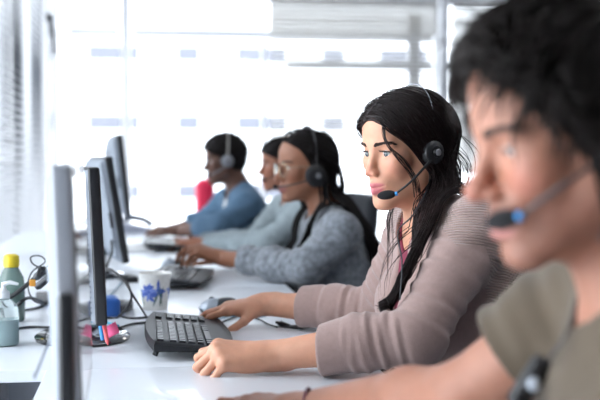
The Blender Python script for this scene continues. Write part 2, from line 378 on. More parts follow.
# ---------------------------------------------------------------- people
def frame(yaw, pitch=0, roll=0):
    "columns forward, left, up; yaw turns from -X towards the camera, pitch nods down (degrees)"
    y, p, r = map(math.radians, (yaw, pitch, roll))
    f = A(-math.cos(y), -math.sin(y), 0); u = A(0,0,1); l = np.cross(u, f)
    f, u = f*math.cos(p)-u*math.sin(p), u*math.cos(p)+f*math.sin(p)
    l, u = l*math.cos(r)+u*math.sin(r), u*math.cos(r)-l*math.sin(r)
    return np.stack([f, l, u], 1)
class Head:
    def __init__(h, c, M, s=1.0, male=False, jaw=1.0, nose=1.0, lip=1.0, eye=1.0, w=1.0, npj=0, smile=0):
        h.c = A(*c); h.M = M; h.s = s; h.male = male; h.jaw = jaw; h.nose = nose; h.lip = lip; h.npj = npj; h.smile = smile; h.eye = eye; h.w = w
    def W(h, p): p = A(*p); p[1] *= h.w; return h.c+h.s*(h.M@p)
    def L(h, P): q = (P-h.c)@h.M/h.s; q = q.copy(); q[..., 1] /= h.w; return q
    def add(h, S):
        s = h.s; W = h.W; M = h.M
        def E(c, r, k=.01, sub=False, ry=0, rz=0):
            R = M@np.array(Matrix.Rotation(rz, 3, 'Z')@Matrix.Rotation(ry, 3, 'Y')); S.ell(W(c), A(*r)*s, R, k*s, sub)
        def C(a, b, ra, rb=None, k=.01, sub=False): S.cap(W(a), W(b), ra*s, (ra if rb is None else rb)*s, k*s, sub)
        npj = h.npj; sm = h.smile; j = h.jaw; n = h.nose; lp = h.lip
        E((-.014,0,.036), (.097,.076,.086)); E((.022,0,.045), (.064,.064,.062), .02); E((.024,0,-.018), (.056,.056,.07), .02)
        for y in (1,-1):
            C((.002,y*.050*j,-.052), (.062,y*.016*j,-.102), .014, .012, .035)
            C((-.004,y*.058,-.02), (.002,y*.051*j,-.052), .014, .014, .03)
            E((.052,y*.037,-.026), (.024,.022,.022), .02)
        E((.074,0,-.103), (.0125,.016*j,.0125), .018)
        E((.03,0,-.07), (.046,.036*j,.036), .03)
        E((.066,0,-.058), (.024,.027,.028), .018)
        br = .0095 if h.male else .0075
        for y in (1,-1):
            C((.079,y*.010,.020), (.066,y*.043,.023), br, br*.9, .014)
            E((.094,y*.031,.001), (.017,.0175,.0135), .012, True)
            e = W((.0655,y*.0315,.0005)); r = .0148*s; f, l, u = M.T
            S.lid(e, r, u*.95+f*-.18+l*y*.05, (.0050*h.eye)*s, .003*s); S.lid(e, r*.99, -u*.95+f*-.1, .0045*h.eye*s, .003*s)
            E((.052,y*.045,-.012), (.016,.012,.014), .02)
        C((.080,0,.012), (.0985-npj,0,-.026), .0068, .0085, .012)
        E((.101+.004*(n-1)-npj,0,-.033), (.0115*n,.0105*n,.0095*n), .008)
        for y in (1,-1):
            E((.0905,y*.0115*n,-.0385), (.010,.0065,.0072), .005)
            E((.0955,y*.0065,-.0465), (.0045,.003,.0035), .003, True)
            # lips
            C((.0915,y*.004,-.0620), (.0755,y*.0235,-.0700+sm), .0048*lp, .0022, .006)
            C((.0885,y*.001,-.0765), (.0760,y*.0215,-.0705+sm), .0066*lp, .0024, .006)
        C((.0925,0,-.0625), (.0925,0,-.0627), .0042*lp, None, .005)
        for y in (1,-1): C((.0985,0,-.0692), (.0795,y*.0245,-.0698+sm), .0013, .0011, .0022, True)
        for y in (1,-1):
            E((-.006,y*.074,-.006), (.017,.0065,.030), .006, ry=.2, rz=-y*.35); E((-.001,y*.083,-.004), (.009,.006,.018), .005, True, ry=.2, rz=-y*.35)
            E((-.003,y*.075,-.030), (.008,.005,.009), .005)
    def skin_color(h, V, base, lipc, blush=.12, beard=0):
        q = h.L(V); x, y, z = q.T; c = np.tile(A(*base), (len(V), 1)); g = lambda t: 1/(1+np.exp(-t))
        up = ((y/.0245)**2+((z+.0640+(.0035-h.smile)*np.abs(y)/.024)/.0058)**2); lo = ((y/.0225)**2+((z+.0760-h.smile*(y/.022)**2)/.0075)**2)
        m = np.maximum(g((1-up)*6), g((1-lo)*6))*g((x-.066)*800)
        bl = np.exp(-(((x-.062)/.03)**2+((np.abs(y)-.042)/.02)**2+((z+.028)/.02)**2))*blush+np.exp(-(((x-.105)/.02)**2+(y/.015)**2+((z+.035)/.015)**2))*blush
        c = c*(1-bl[:, None]*A(0,1,.9)*1.2)
        if beard:
            b = g((-z-.045+.25*np.maximum(0,(.045-x))*1.0)*160)*g((x+.0)*200)*g((z+.13)*150)
            mu = np.exp(-((z+.053)/.006)**2)*g((x-.075)*600)*g((.028-np.abs(y))*400)
            b = np.maximum(b*.8, mu)*beard; c = c*(1-b[:, None]*A(.45,.5,.5))
        br = 0
        c = c*(1-m[:, None])+A(*lipc)*m[:, None]
        return c
    def eyes(h, parent, iris, look=(1,0,0)):
        for y in (1,-1):
            c = h.W((.0655,y*.0315,.0005)); d = nrm(h.M@nrm(look)); up = A(0,0,1); a = nrm(np.cross(up, d)); b = np.cross(d, a)
            r = .0128*h.s; n = 32; rings = [0,.10,.2,.3,.40,.46,.52,.62,.8,1.1,1.5,2.0,2.6,PI]; V = []
            for t in rings:
                for k in range(n):
                    t2 = 2*PI*k/n; bulge = 1.0+.05*max(0, 1-(t/.5)**2)
                    V.append(c+r*bulge*(math.cos(t)*d+math.sin(t)*(math.cos(t2)*a+math.sin(t2)*b)))
            Q = []; mi = []
            for i in range(len(rings)-1):
                for k in range(n):
                    Q.append((i*n+k, (i+1)*n+k, (i+1)*n+(k+1)%n, i*n+(k+1)%n)); mi.append(2 if i < 2 else (1 if i < 5 else 0))
            fast_mesh('eye', np.array(V), np.array(Q), parent, [mat('eye_white', (.78,.76,.75), .08, coat=1), mat('iris_%02x%02x%02x'%tuple(int(v*255) for v in iris), iris, .05, coat=1), mat('pupil', (.005,.005,.005), .03, coat=1)], midx=np.array(mi))
    def brow_lash(h, parent, color, S, th=.0016, arch=.003):
        m = mat('brow_hair_%02x%02x%02x'%tuple(int(v*255) for v in color), color, .6)
        for y in (1,-1):
            mb = MB(); r2 = random.Random(3)
            for i in range(90):
                t = i/89; p = h.W((.084-.019*t**1.5, y*(.011+.036*t), .0205+arch*math.sin(t*2.2)*1.6-.002*t+(r2.random()-.5)*.0045*(1-t*.6)))
                for _ in range(3):
                    d = S.ev(p[None])[0]; p = p-S.normal(p[None])[0]*(d-.0006)
                e = p+h.s*(h.M@A(-.003, y*.006, .0022*(1-1.6*t)))
                mb.tube([p, (p+e)/2+h.M[:,0]*.0006, e], [.0007*th/.0016,.0006*th/.0016,.0002], 4)
            mb.build('eyebrow', m, parent)
        for y in (1,-1):
            mb = MB(); c = A(.0655,y*.0315,.0005); r = .0152; pts = []
            for i in range(15):
                a = math.radians(-62+124*i/14); z = .0052*h.eye*math.cos(a*.95)+.0003; q = math.sqrt(r*r-z*z)
                pts.append(h.W(c+A(q*math.cos(a), q*math.sin(a), z)))
            mb.tube(pts, [.0004]+[.0014]*13+[.0004], 5)
            if not h.male:
                for i in range(2, 15, 1):
                    p = pts[i]; a = math.radians(-62+124*i/14); mb.tube([p, p+h.s*(h.M@A(.0055*math.cos(a), .0055*math.sin(a)+y*.001, .0010)), p+h.s*(h.M@A(.008*math.cos(a), .008*math.sin(a)+y*.0015, .0042))], [.0005,.0004,.0001], 3)
            mb.build('eyelashes', m, parent)

def add_hand(S, wrist, F, U, side, curl=(30,35,20), spread=1.0, thumb=(35,20,20), s=1.0, curls=None, tdown=.25, k=.010):
    "side +1 left hand, -1 right hand; F towards the knuckles, U out of the back of the hand"
    F = nrm(F); U = nrm(A(*U)-F*np.dot(U, F)); T = np.cross(F, U)*side; w = A(*wrist)
    pos = lambda x, y, z: w+s*(F*x+T*y+U*z)
    base = [(.086,.0285,0),(.091,.0095,.002),(.086,-.0095,.0015),(.078,-.0275,-.002)]
    length = [(.044,.026,.020),(.048,.030,.021),(.044,.028,.021),(.034,.021,.018)]
    rad = [.0088,.0090,.0085,.0076]
    for i in range(4):
        b = pos(*base[i]); S.cap(pos(.0,base[i][1]*.55,0), b, .0155*s, .0112*s, .014*s)
        fan = math.radians((6,1,-4,-10)[i])*spread; d = F*math.cos(fan)+T*math.sin(fan)
        c = (curls[i] if curls else curl); ang = 0; p = b; r = rad[i]*s; S.cap(p, p, r*1.16, None, .008*s)
        for j in range(3):
            ang += math.radians(c[j]); dd = d*math.cos(ang)-U*math.sin(ang); q = p+dd*length[i][j]*s
            S.cap(p, q, r*(1.0-.08*j), r*(.92-.10*j), (.007 if j == 0 else .003)*s); p = q
    S.cap(pos(-.03,0,0), pos(.02,0,0), .0235*s, .020*s, .016*s)
    S.ell(pos(.035,.020,-.010), A(.032,.016,.015)*s, np.stack([F,T,U],1), .014*s)
    S.ell(pos(.045,-.022,-.009), A(.034,.013,.012)*s, np.stack([F,T,U],1), .014*s)
    a1, a2, a3 = map(math.radians, thumb); p = pos(.022,.024,-.006); ang = a1
    for j, (ln, r) in enumerate(((.043,.0125),(.032,.0100),(.026,.0088))):
        d = F*math.cos(ang)+T*math.sin(ang); d = nrm(d-U*tdown); q = p+d*ln*s; S.cap(p, q, r*s, r*.9*s, (.012 if j == 0 else .004)*s); p = q
        ang -= (a2, a3, 0)[j]

def person(name_label, sp, h_body=.003, h_cloth=.004):
    "sp: joints and looks.  Returns (root, body Shape, Head)"
    root = thing('person', name_label, 'person', (sp['hip'][0], sp['hip'][1], 0), group=None)
    loc = np.array(root.location); S = Shape(); H = Head(sp['head'], sp['M'], sp.get('hs',1), sp.get('male',False), **sp.get('hk', {})); H.add(S)
    hip, ch, nb = A(*sp['hip']), A(*sp['chest']), A(*sp['neck']); sl, sr = A(*sp['shL']), A(*sp['shR']); g = sp.get('girth', 1)
    lat = nrm(sl-sr); up = nrm(nb-hip); fw = nrm(np.cross(lat, up)); up = np.cross(fw, lat); R = np.stack([fw, lat, up], 1)
    nr = .050*g if not sp.get('male') else .060
    S.cap(nb-fw*.005, H.W((-.022,0,-.045)), nr*1.08, nr*.98, .03); S.cap(H.W((-.022,0,-.045)), H.W((.02,0,-.075)), nr*.75, .03, .03)
    def torso(S, e, k, body):
        S.ell(ch, A(.112,.158,.17)*g+e, R, k); S.ell((ch+hip)/2, A(.10,.14,.17)*g+e, R, k); S.ell(hip+up*.04, A(.125,.175,.12)*g+e, R, k)
        for q in (sl, sr): S.cap(nb-up*.03, q-up*.01, .045*g+e, .048*g+e, k)
        if not sp.get('male'):
            for y in (1,-1): S.ell(ch+fw*.085*g+lat*y*.068+up*.0, A(.058,.062,.062)*g+e, R, k*.6)
    torso(S, 0, .04, True)
    armr = sp.get('armr', 1)
    for s_, sh, el, wr in ((1, sl, sp['elL'], sp['wrL']), (-1, sr, sp['elR'], sp['wrR'])):
        sh, el, wr = A(*sh), A(*el), A(*wr); S.cap(sh, el, .047*armr, .038*armr, .03)
        m = el*.72+wr*.28; S.cap(el, m, .038*armr, .040*armr, .015); S.cap(m, wr, .040*armr, .0255*armr, .015)
    for hd in sp['hands']: add_hand(S, **hd)
    for y in (1,-1):
        hj = hip+lat*y*.09-up*.02; kn = A(*sp.get('kneeC', hip+fw*.42+A(0,0,.02)))+lat*y*.11; kn[2] = max(kn[2], .50); an = A(kn[0]+.03*(fw[0]), kn[1], .09)
        S.cap(hj, kn, .08*g, .056*g, .03); S.cap(kn, an, .052*g, .036*g, .02); S.cap(an-A(0,0,.04), an-A(0,0,.045)+A(fw[0],fw[1],0)*.15, .035, .028, .02)
    V, Q = S.mesh(h_body); tone, lipc = sp['skin'], sp['lip']
    vc = H.skin_color(V, tone, lipc, sp.get('blush', .1), sp.get('beard', 0))
    body = fast_mesh('body', V-loc, Q, root, [mat('skin_'+sp['id'], tone, sp.get('skrough', .48), sss=sp.get('sss', .12), attr='tint', noise=(60,.05), spec=.45, bump=(350,.0004))], vcol=vc)
    # eyes etc are built in world space under the root: shift
    n0 = set(COL.objects)
    H.eyes(root, sp['iris'], sp.get('look', (1,0,0))); H.brow_lash(root, sp['brow'], S, sp.get('browth', .0016))
    for o in set(COL.objects)-n0: o.data.transform(Matrix.Translation(-Vector(loc)))
    # clothing
    def cloth(name, spec, part_mat, label=None):
        G = Shape(); e = spec.get('e', .012); torso(G, e, .05, False)
        if spec.get('collar'): G.cap(nb-up*.02, nb+up*spec['collar'], nr*1.1+e, nr*1.02+e, .03)
        for s_, sh, el, wr, to in ((1, sl, sp['elL'], sp['wrL'], spec['sleeveL']), (-1, sr, sp['elR'], sp['wrR'], spec['sleeveR'])):
            sh, el, wr = A(*sh), A(*el), A(*wr); fo = spec.get('fold', (.004, 70)); ee = spec.get('es', e)
            if to <= 1:
                end = sh+(el-sh)*to; G.cap(sh, end, .050*armr+ee, (.050-.008*to)*armr+ee+spec.get('flare', 0), .035, fold=(fo[0], fo[1], s_))
            else:
                t = to-1; end = el+(wr-el)*t; mid = el*.65+wr*.35
                G.cap(sh, el, .050*armr+ee, .043*armr+ee, .035, fold=(fo[0], fo[1], s_+.5)); G.cap(el, mid, .043*armr+ee, .041*armr+ee, .02, fold=(fo[0], fo[1]*1.3, s_*2+1))
                G.cap(mid, end, .041*armr+ee, (.041-.013*(t-.35)/.65)*armr+ee*.8, .02, fold=(fo[0]*.8, fo[1]*1.2, s_*3+2))
                if spec.get('cuff'):
                    d = nrm(end-el); cr = (.041-.013*(t-.35)/.65)*armr+ee+.0025
                    cr += .003; G.cap(end-d*spec['cuff']*.9, end-d*.006, cr, cr*.97, .0015)
            d = nrm(end-(el if to > 1 else sh))
            G.cap(end-d*.012, end+d*.06, (.026 if to > 1 else .049)*armr+ee*.4, (.026 if to > 1 else .049)*armr+ee*.4, .004, sub=True)
            G.rbox(end+d*.05, (.046,.09,.09), .001, np.stack([d, nrm(np.cross(d, A(.1,.2,1))), np.cross(d, nrm(np.cross(d, A(.1,.2,1))))], 1), .004, sub=True)
        if 'neckhole' in spec:
            r, dep = spec['neckhole']; G.cap(nb-up*.01+fw*.02, nb+up*.12+fw*.05, nr+r, nr+r+.02, .006, sub=True)
            G.ell(nb-up*.02+fw*dep*.5, A(dep, nr*.75, dep*.9), R, .01, sub=True)
        if spec.get('open'):
            G.rbox(ch+fw*.16+up*.02+lat*spec.get('openy', 0), (.12, spec['open'], .35), .01, R, .015, sub=True)
        ph = RNG.random(6)*6
        am = spec.get('wr', .002)
        def post(P):
            x, y, z = P[..., 0]*1.0, P[..., 1], P[..., 2]
            return am*(np.sin(38*z+14*x+5*np.sin(11*y+ph[0])+ph[1])+.6*np.sin(60*(x*.6+y*.5-z*.5)+4*np.sin(17*z+ph[2])+ph[3]))
        G.post = post
        hm = hip[2]+spec.get('hem', 0)
        G.rbox((hip[0], hip[1], hm-.5), (1.2,1.2,.5), .0, np.eye(3), .004, sub=True)
        V, Q = G.mesh(h_cloth); o = fast_mesh(name, V-loc, Q, root, part_mat if isinstance(part_mat, list) else [part_mat])
        if label: o['label'] = label
        return o, V, Q, G
    out = [cloth(*c) for c in sp['clothes']]
    # trousers
    G = Shape(); G.ell(hip+up*.02, A(.128,.178,.125)*g+.004, R, .03)
    for y in (1,-1):
        hj = hip+lat*y*.09-up*.02; kn = A(*sp.get('kneeC', hip+fw*.42+A(0,0,.02)))+lat*y*.11; kn[2] = max(kn[2], .50); an = A(kn[0]+.03*(fw[0]), kn[1], .09)
        G.cap(hj, kn, .09*g, .066*g, .03, fold=(.003,40,1)); G.cap(kn, an+A(0,0,.02), .064*g, .052*g, .02, fold=(.003,50,1))
    V, Q = G.mesh(.007); fast_mesh('trousers', V-loc, Q, root, [sp['trousers']])
    G = Shape()
    for y in (1,-1):
        kn = A(*sp.get('kneeC', hip+fw*.42+A(0,0,.02)))+lat*y*.11; an = A(kn[0]+.03*(fw[0]), kn[1], .07); G = Shape()
        G.cap(an, an-A(0,0,.03), .05, .048, .02); G.cap(an-A(0,0,.03), an-A(0,0,.035)+A(fw[0],fw[1],0)*.16, .042, .036, .02)
        G.rbox((an[0],an[1],-.48), (1,1,.482), .0, np.eye(3), .002, sub=True)
        V, Q = G.mesh(.007); fast_mesh('shoe', V-loc, Q, root, [mat('shoe_leather', (.02,.02,.022), .4)])
    return root, S, H, dict(R=R, fw=fw, lat=lat, up=up, nb=nb, ch=ch, hip=hip, out=out, loc=loc, torso=torso)

# ---------------------------------------------------------------- hair
def strands_mesh(name, paths, rad, parent, m, loc, sides=3, extra=None):
    "paths (N,T,3), rad (N,T)"
    N, T, _ = paths.shape; tan = np.gradient(paths, axis=1); tan /= np.linalg.norm(tan, axis=2, keepdims=True)+1e-9
    u = np.cross(tan, A(.21,.13,1.)); u /= np.linalg.norm(u, axis=2, keepdims=True)+1e-9; w = np.cross(tan, u)
    an = 2*PI*np.arange(sides)/sides
    V = paths[:, :, None, :]+rad[:, :, None, None]*(np.cos(an)[None,None,:,None]*u[:,:,None,:]+np.sin(an)[None,None,:,None]*w[:,:,None,:])
    V = V.reshape(-1, 3); b = (np.arange(N)*T*sides)[:, None, None]+(np.arange(T-1)*sides)[None, :, None]; k = np.arange(sides)[None, None, :]; k2 = (k+1)%sides
    Q = np.stack([b+k, b+k2, b+sides+k2, b+sides+k], -1).reshape(-1, 4)
    if extra is not None:
        V2, Q2 = extra; Q = np.concatenate([Q, Q2+len(V)]); V = np.concatenate([V, V2])
    return fast_mesh(name, V-loc, Q, parent, [m])
def scalp_roots(H, S, n, line, seed=1, zmin=-.09):
    r = np.random.default_rng(seed); out = []
    c = H.W((-.01,0,.03)); d = r.normal(size=(n*6, 3)); d /= np.linalg.norm(d, axis=1, keepdims=True)
    p = c+d*.16*H.s
    for _ in range(14): p = p-d*np.maximum(S.ev(p), 0)[:, None]*.9
    q = H.L(p); lim = np.interp(q[:, 0], line[0], line[1])-(line[2] if len(line) > 2 else .38)*np.clip(np.abs(q[:, 1])-.008, 0, .04)*np.clip((q[:, 0]-.03)/.03, 0, 1); ok = (q[:, 2] > lim) & (q[:, 2] > zmin) & (S.ev(p) < .004)
    return p[ok][:n]
def cap_mesh(H, line, e, h=.004, bump=.0, fr=90, dz=0):
    G = Shape(); s = H.s; M = H.M
    G.ell(H.W((-.014,0,.036)), A(.097+e,.076+e,.086+e)*s, M, .01); G.ell(H.W((.022,0,.045)), A(.064+e,.064+e,.062+e)*s, M, .02*s)
    G.ell(H.W((-.04,0,-.02)), A(.05+e,.052+e,.05+e)*s, M, .02*s)
    def post(P):
        q = H.L(P); lim = np.interp(q[..., 0], line[0], line[1])+dz-(line[2] if len(line) > 2 else .38)*np.clip(np.abs(q[..., 1])-.008, 0, .04)*np.clip((q[..., 0]-.03)/.03, 0, 1); b = 0
        if bump: b = bump*(np.sin(fr*q[...,0]+3*np.sin(.7*fr*q[...,1]))*np.sin(fr*1.1*q[...,1]+1)*np.sin(fr*.9*q[...,2]+2))
        return b+np.maximum(0, (lim-q[..., 2]))*1.2
    G.post = post; return G.mesh(h)
def grow(S, p0, steps, ds, flow, off, stick=.5, seed=3):
    "strands that follow flow(p, i) and keep outside S by off (N,) or (N,T)"
    p = p0.copy(); N = len(p); d = np.zeros((N, 3)); out = [p.copy()]; nrm0 = S.normal(p)
    off = np.broadcast_to(off if np.ndim(off) == 2 else np.asarray(off)[:, None], (N, steps+1))
    p = p+nrm0*np.minimum(off[:, :1], .003); out[0] = p.copy()
    for i in range(1, steps+1):
        f = flow(p, i, d); f /= np.linalg.norm(f, axis=1, keepdims=True)+1e-9; d = d*.55+f*.45 if i > 1 else f
        d /= np.linalg.norm(d, axis=1, keepdims=True)+1e-9
        p = p+d*ds; s = S.ev(p); n = S.normal(p); o = off[:, i]
        push = np.maximum(o-s, 0); near = (s < .035) & (s > o); p = p+n*push[:, None]-n*(np.where(near, (s-o)*stick, 0))[:, None]
        out.append(p.copy())
    return np.stack(out, 1)
HAIRLINE_F = ([-.12,-.04,-.012,.005,.03,.060,.085,.12], [-.075,-.07,-.05,.0,.040,.066,.074,.074])
# ---------------------------------------------------------------- woman
def headset(H, label, band_m, group=None, ear=+1, cup=.030, foam=None, boom_pts=None, band_w=.0022, cup_m=None, side_x=0.0, tilt=-.03, foam_r=(.019,.0105), ring=True, cable=None, e=.010, both=True, big=False, cz=-.006):
    c0 = H.W((0,0,0)); t = thing('headset', label, 'headset', c0); blk = cup_m or mat('headset_black', (.015,.015,.017), .35); W = lambda *p: H.W(p)-c0
    M = H.M; Rc = np.stack([M[:,0], -M[:,2], M[:,1]], 1)       # disc axis along the head's left axis
    pts = []
    for i in range(25):
        a = PI*i/24; pts.append(W(side_x+tilt*math.sin(a), (.079+e)*math.cos(a), -.004+(.128+e*1.1)*math.sin(a)**.8))
    mb = MB(); mb.tube(pts, band_w, 8, flat=1.0) if not big else mb.tube(pts, band_w, 8, flat=.35); mb.build('headband', band_m, t)
    for y in ((1,-1) if both else (ear,)):
        o = W(side_x, y*(.079+e*.6), cz); q = cup
        pr = [(q*.55,-.012),(q*.85,-.011),(q,-.006),(q,.001),(q*.93,.006)]; mb = MB(); mb.lathe([(r, z*y) for r, z in pr], o, 28, Rc); mb.build('ear_cushion', mat('ear_foam', (.02,.02,.022), .9), t)
        pr = [(q*.93,.005),(q*.90,.010),(q*.7,.014),(q*.45,.0155),(q*.40,.014),(q*.36,.0175),(q*.02,.019)]; mb = MB(); mb.lathe([(r, z*y) for r, z in pr], o, 28, Rc); sh = mb.build('ear_shell', blk, t)
        mb = MB(); mb.lathe([(r, z*y) for r, z in [(q*.26,.017),(q*.26,.0205),(q*.2,.022),(.0005,.022)]], o, 20, Rc); mb.build('pivot', mat('pivot_grey', (.22,.22,.24), .3, .5), sh)
    if boom_pts is not None:
        y = ear; b = spline([W(*p) for p in boom_pts], 24); mb = MB(); mb.tube(b, np.linspace(.0032,.0022,len(b)), 8); mb.build('boom', blk, t)
        d = nrm(b[-1]-b[-3]) if foam is None else nrm(H.M@A(*foam)); e0 = b[-1]; f = np.stack([nrm(np.cross(d, A(0,.3,1))), np.cross(d, nrm(np.cross(d, A(0,.3,1)))), d], 1)
        mb = MB(); mb.sphere(e0+d*foam_r[0]*.95, (foam_r[1],foam_r[1],foam_r[0]), 24, f); mb.build('microphone_foam', mat('foam_black', (.010,.010,.012), .95, bump=(900,.001)), t)
        if ring: mb = MB(); mb.tube([e0-d*.004, e0+d*.003], .0042, 12); o = mb.build('microphone_collar', mat('ring_blue', (.05,.32,.75), .3), t); o['label'] = 'small blue collar'
    if cable is not None:
        mb = MB(); mb.tube(spline([np.asarray(p)-c0 for p in cable], 60), .0016, 6); mb.build('cord', mat('cord_black', (.02,.022,.03), .45), t)
    return t

wc = P(404, 150, 2.34)
WM = frame(26, 7, 0)
W_ = dict(id='fair', head=wc, M=WM, hs=1.0, hk=dict(w=1.0, lip=1.05, nose=.92, jaw=.97, eye=1.1, npj=.006, smile=.0048),
    neck=wc+A(.068,.01,-.143), chest=wc+A(.130,.01,-.32), hip=wc+A(.20,.02,-.62),
    shL=P(478,229,2.20), shR=P(420,222,2.50), elL=P(418,342,2.22), elR=P(380,312,2.66), wrL=P(268,352,2.24), wrR=P(266,304,2.84),
    skin=(.62,.315,.205), lip=(.58,.16,.18), iris=(.05,.085,.09), browth=.0024, brow=(.035,.018,.013), blush=.16, girth=1.13, armr=1.06, sss=.15,
    trousers=mat('black_trousers', (.03,.03,.035), .8), look=(1,.20,-.02))
W_['wrL'] = A(*PZ(268,356,DESK+.034)); W_['elL'] = P(414,338,2.12); W_['wrR'] = A(*PZ(264,304,DESK+.058))
W_['hands'] = [dict(wrist=W_['wrL'], F=P(208,352,2.17)-W_['wrL']+A(0,0,-.002), U=(-.12,-.38,1), side=1, curls=[(42,70,45),(52,78,50),(58,80,50),(62,80,50)], thumb=(38,25,20), s=1.13),
               dict(wrist=W_['wrR'], F=A(-1,.10,-.10), U=(-.05,-.12,1), side=-1, curls=[(12,24,18),(10,24,18),(14,30,20),(20,35,25)], thumb=(42,22,12), s=1.06, tdown=.45)]
knit = mat('mauve_knit', (.365,.25,.228), .9, sheen=.3, wave=((.15,.25,1), .0056, .0014, .16)); smoothknit = mat('mauve_jersey', (.365,.25,.228), .9, sheen=.3, noise=(120,.05), bump=(500,.0012))
W_['clothes'] = [('cardigan', dict(e=.014, es=.011, sleeveL=1.62, sleeveR=1.66, cuff=.05, fold=(.0034,150), wr=.0030, neckhole=(.012,.07), open=.028, openy=.01, hem=-.08), [smoothknit, knit], 'dusty mauve knitted cardigan with rolled cuffs'),
                 ('top', dict(e=.004, es=.0, sleeveL=.3, sleeveR=.3, fold=(0,60), wr=.001, neckhole=(.006,.06), hem=-.06), mat('burgundy_jersey', (.20,.02,.05), .8), 'dark red top under the cardigan')]
w_root, w_S, w_H, w_i = person('woman with long dark loose hair in a mauve cardigan, one hand on the mouse', W_, .0025, .003)
# the ribbed shoulder and back panels of the cardigan
o, V, Q, G = w_i['out'][0]; cen = V[Q].mean(1); q = (cen-w_i['ch'])@w_i['R']
d_sl = np.abs((cen-A(*W_['shL']))@nrm(A(*W_['elL'])-A(*W_['shL'])))
sh = A(*W_['shL']); ax = nrm(A(*W_['elL'])-sh); t = (cen-sh)@ax
rib = ((q[:,0] < .02) & (t < .30)) | ((t < .10) & (q[:,0] < .075) & (cen[:,2] > 1.0))
o.data.polygons.foreach_set('material_index', rib.astype(np.int32)); o.data.update()

def woman_hair():
    H, S = w_H, Shape(); S.p = list(w_S.p)
    G = w_i['out'][0][3]; S.p += [p for p in G.p if not p[3]]
    line = HAIRLINE_F; V, Q = cap_mesh(H, line, .0035, .003)
    roots = scalp_roots(H, w_S, 4600, line, 5); q = H.L(roots); r = np.random.default_rng(9); N = len(roots); part = -.012
    f_, l_, u_ = H.M.T; side = np.sign(q[:,1]-part); dist = np.abs(q[:,1]-part)
    ph = r.random(N)*6; wob = r.normal(size=(N,3))*.10; front = np.clip((q[:,0]-.01)/.06, 0, 1)
    fwdhang = (side > 0)*np.clip((q[:,0]+.03)/.07, 0, 1)
    tx = r.normal(size=N)*.25
    def flow(p, i, d):
        z = H.L(p); on = np.clip((z[:,2]+.03-.04*np.clip(-z[:,0]/.06,0,1))/.04, 0, 1)
        sidew = np.exp(-np.abs(z[:,1]-part)/.055)
        back = -(.42+.30*(1-front)+1.2*np.clip(z[:,0]-.030,0,.05)/.05*(z[:,2] < .06))
        a = on[:,None]*((side*sidew*1.5)[:,None]*l_+back[:,None]*f_+(-(1-sidew)*1.5)[:,None]*u_)
        tgt = np.stack([np.interp(p[:,2], tz, tl[:,k]) for k in range(2)], 1); far = side < 0; tgt[far] = np.stack([np.interp(p[far,2], tz, tf[:,k]) for k in range(2)], 1)
        dv = tgt+spread*np.interp(p[:,2], [.85,1.05,1.2], [.35,.8,1.3])[:,None]-p[:,:2]; hang = A(0,0,-1)+np.concatenate([np.clip(dv*26, -2.0, 2.0), np.zeros((N,1))], 1)
        wave = .16*np.sin(i*.42+ph)[:,None]*l_+.12*np.cos(i*.33+ph)[:,None]*f_
        return a+(1-on)[:,None]*(hang+wave*.9)+wob+.0*tx[:,None]
    tz = np.array([.86,.95,1.03,1.08,1.13,1.2]); tl = np.array([P(388,0,2.12)[:2],P(394,0,2.13)[:2],P(404,0,2.16)[:2],P(426,0,2.19)[:2],P(444,0,2.26)[:2],P(452,0,2.32)[:2]])
    tf = np.array([P(392,0,2.30)[:2],P(398,0,2.30)[:2],P(408,0,2.33)[:2],P(432,0,2.36)[:2],P(450,0,2.40)[:2],P(456,0,2.38)[:2]]); spread = r.normal(size=(N,2))*.015
    steps = 46; T = steps+1; ln = r.uniform(.8, 1.0, N)
    off = (.0035+.0085*r.random(N))[:,None]*np.ones(T)[None]+np.linspace(0,.012,T)[None]*r.random(N)[:,None]
    pth = grow(S, roots, steps, .0108, flow, off, .35)
    # trim: shorten by re-sampling
    rad = (.00065+.0005*r.random(N))[:,None]*np.interp(np.arange(T), [0,2,T-12,T-1], [1,1,1,.15])[None]
    # loose strands across the temple
    hm = mat('dark_brown_hair', (.013,.0065,.0065), .42, noise=(30,.3), spec=.25)
    strands_mesh('hair', pth, rad, w_root, hm, w_i['loc'], extra=(V, Q))
    r3 = random.Random(4); mb = MB()
    for k in range(16):
        t = r3.random(); y0 = .028+.012*t
        pts = [H.W((.074-.004*t,y0,.070)), H.W((.084+.004*t,y0+.010,.045)), H.W((.082+.004*t,y0+.020,.018)), H.W((.070-.01*t,y0+.034,-.015)), H.W((.052-.014*t,y0+.042,-.045-.01*t)), H.W((.042-.01*t,y0+.040,-.075-.02*r3.random()))]
        pts = [p+A(r3.gauss(0,.002),r3.gauss(0,.002),0) for p in pts]
        mb.tube(spline(pts, 24)-w_i['loc'], .0006, 4)
    mb.build('loose_hair', hm, w_root)
woman_hair()
hb = w_H
headset(w_H, 'black headset with a thin silver headband worn by the woman in the mauve cardigan', mat('band_steel', (.45,.46,.5), .25, .9), ear=1, cup=.027, e=.0115, side_x=-.004, tilt=-.036,
    boom_pts=[(.0,.096,-.012),(.030,.095,-.034),(.062,.085,-.060),(.086,.066,-.080)], foam=(.60,-.72,-.06), foam_r=(.020,.0095), band_w=.0013,
    cable=[w_H.W((-.002,.094,-.03)), w_H.W((.018,.085,-.08)), P(413,215,2.12), P(398,232,2.14), P(402,262,2.12), P(400,300,2.1)])
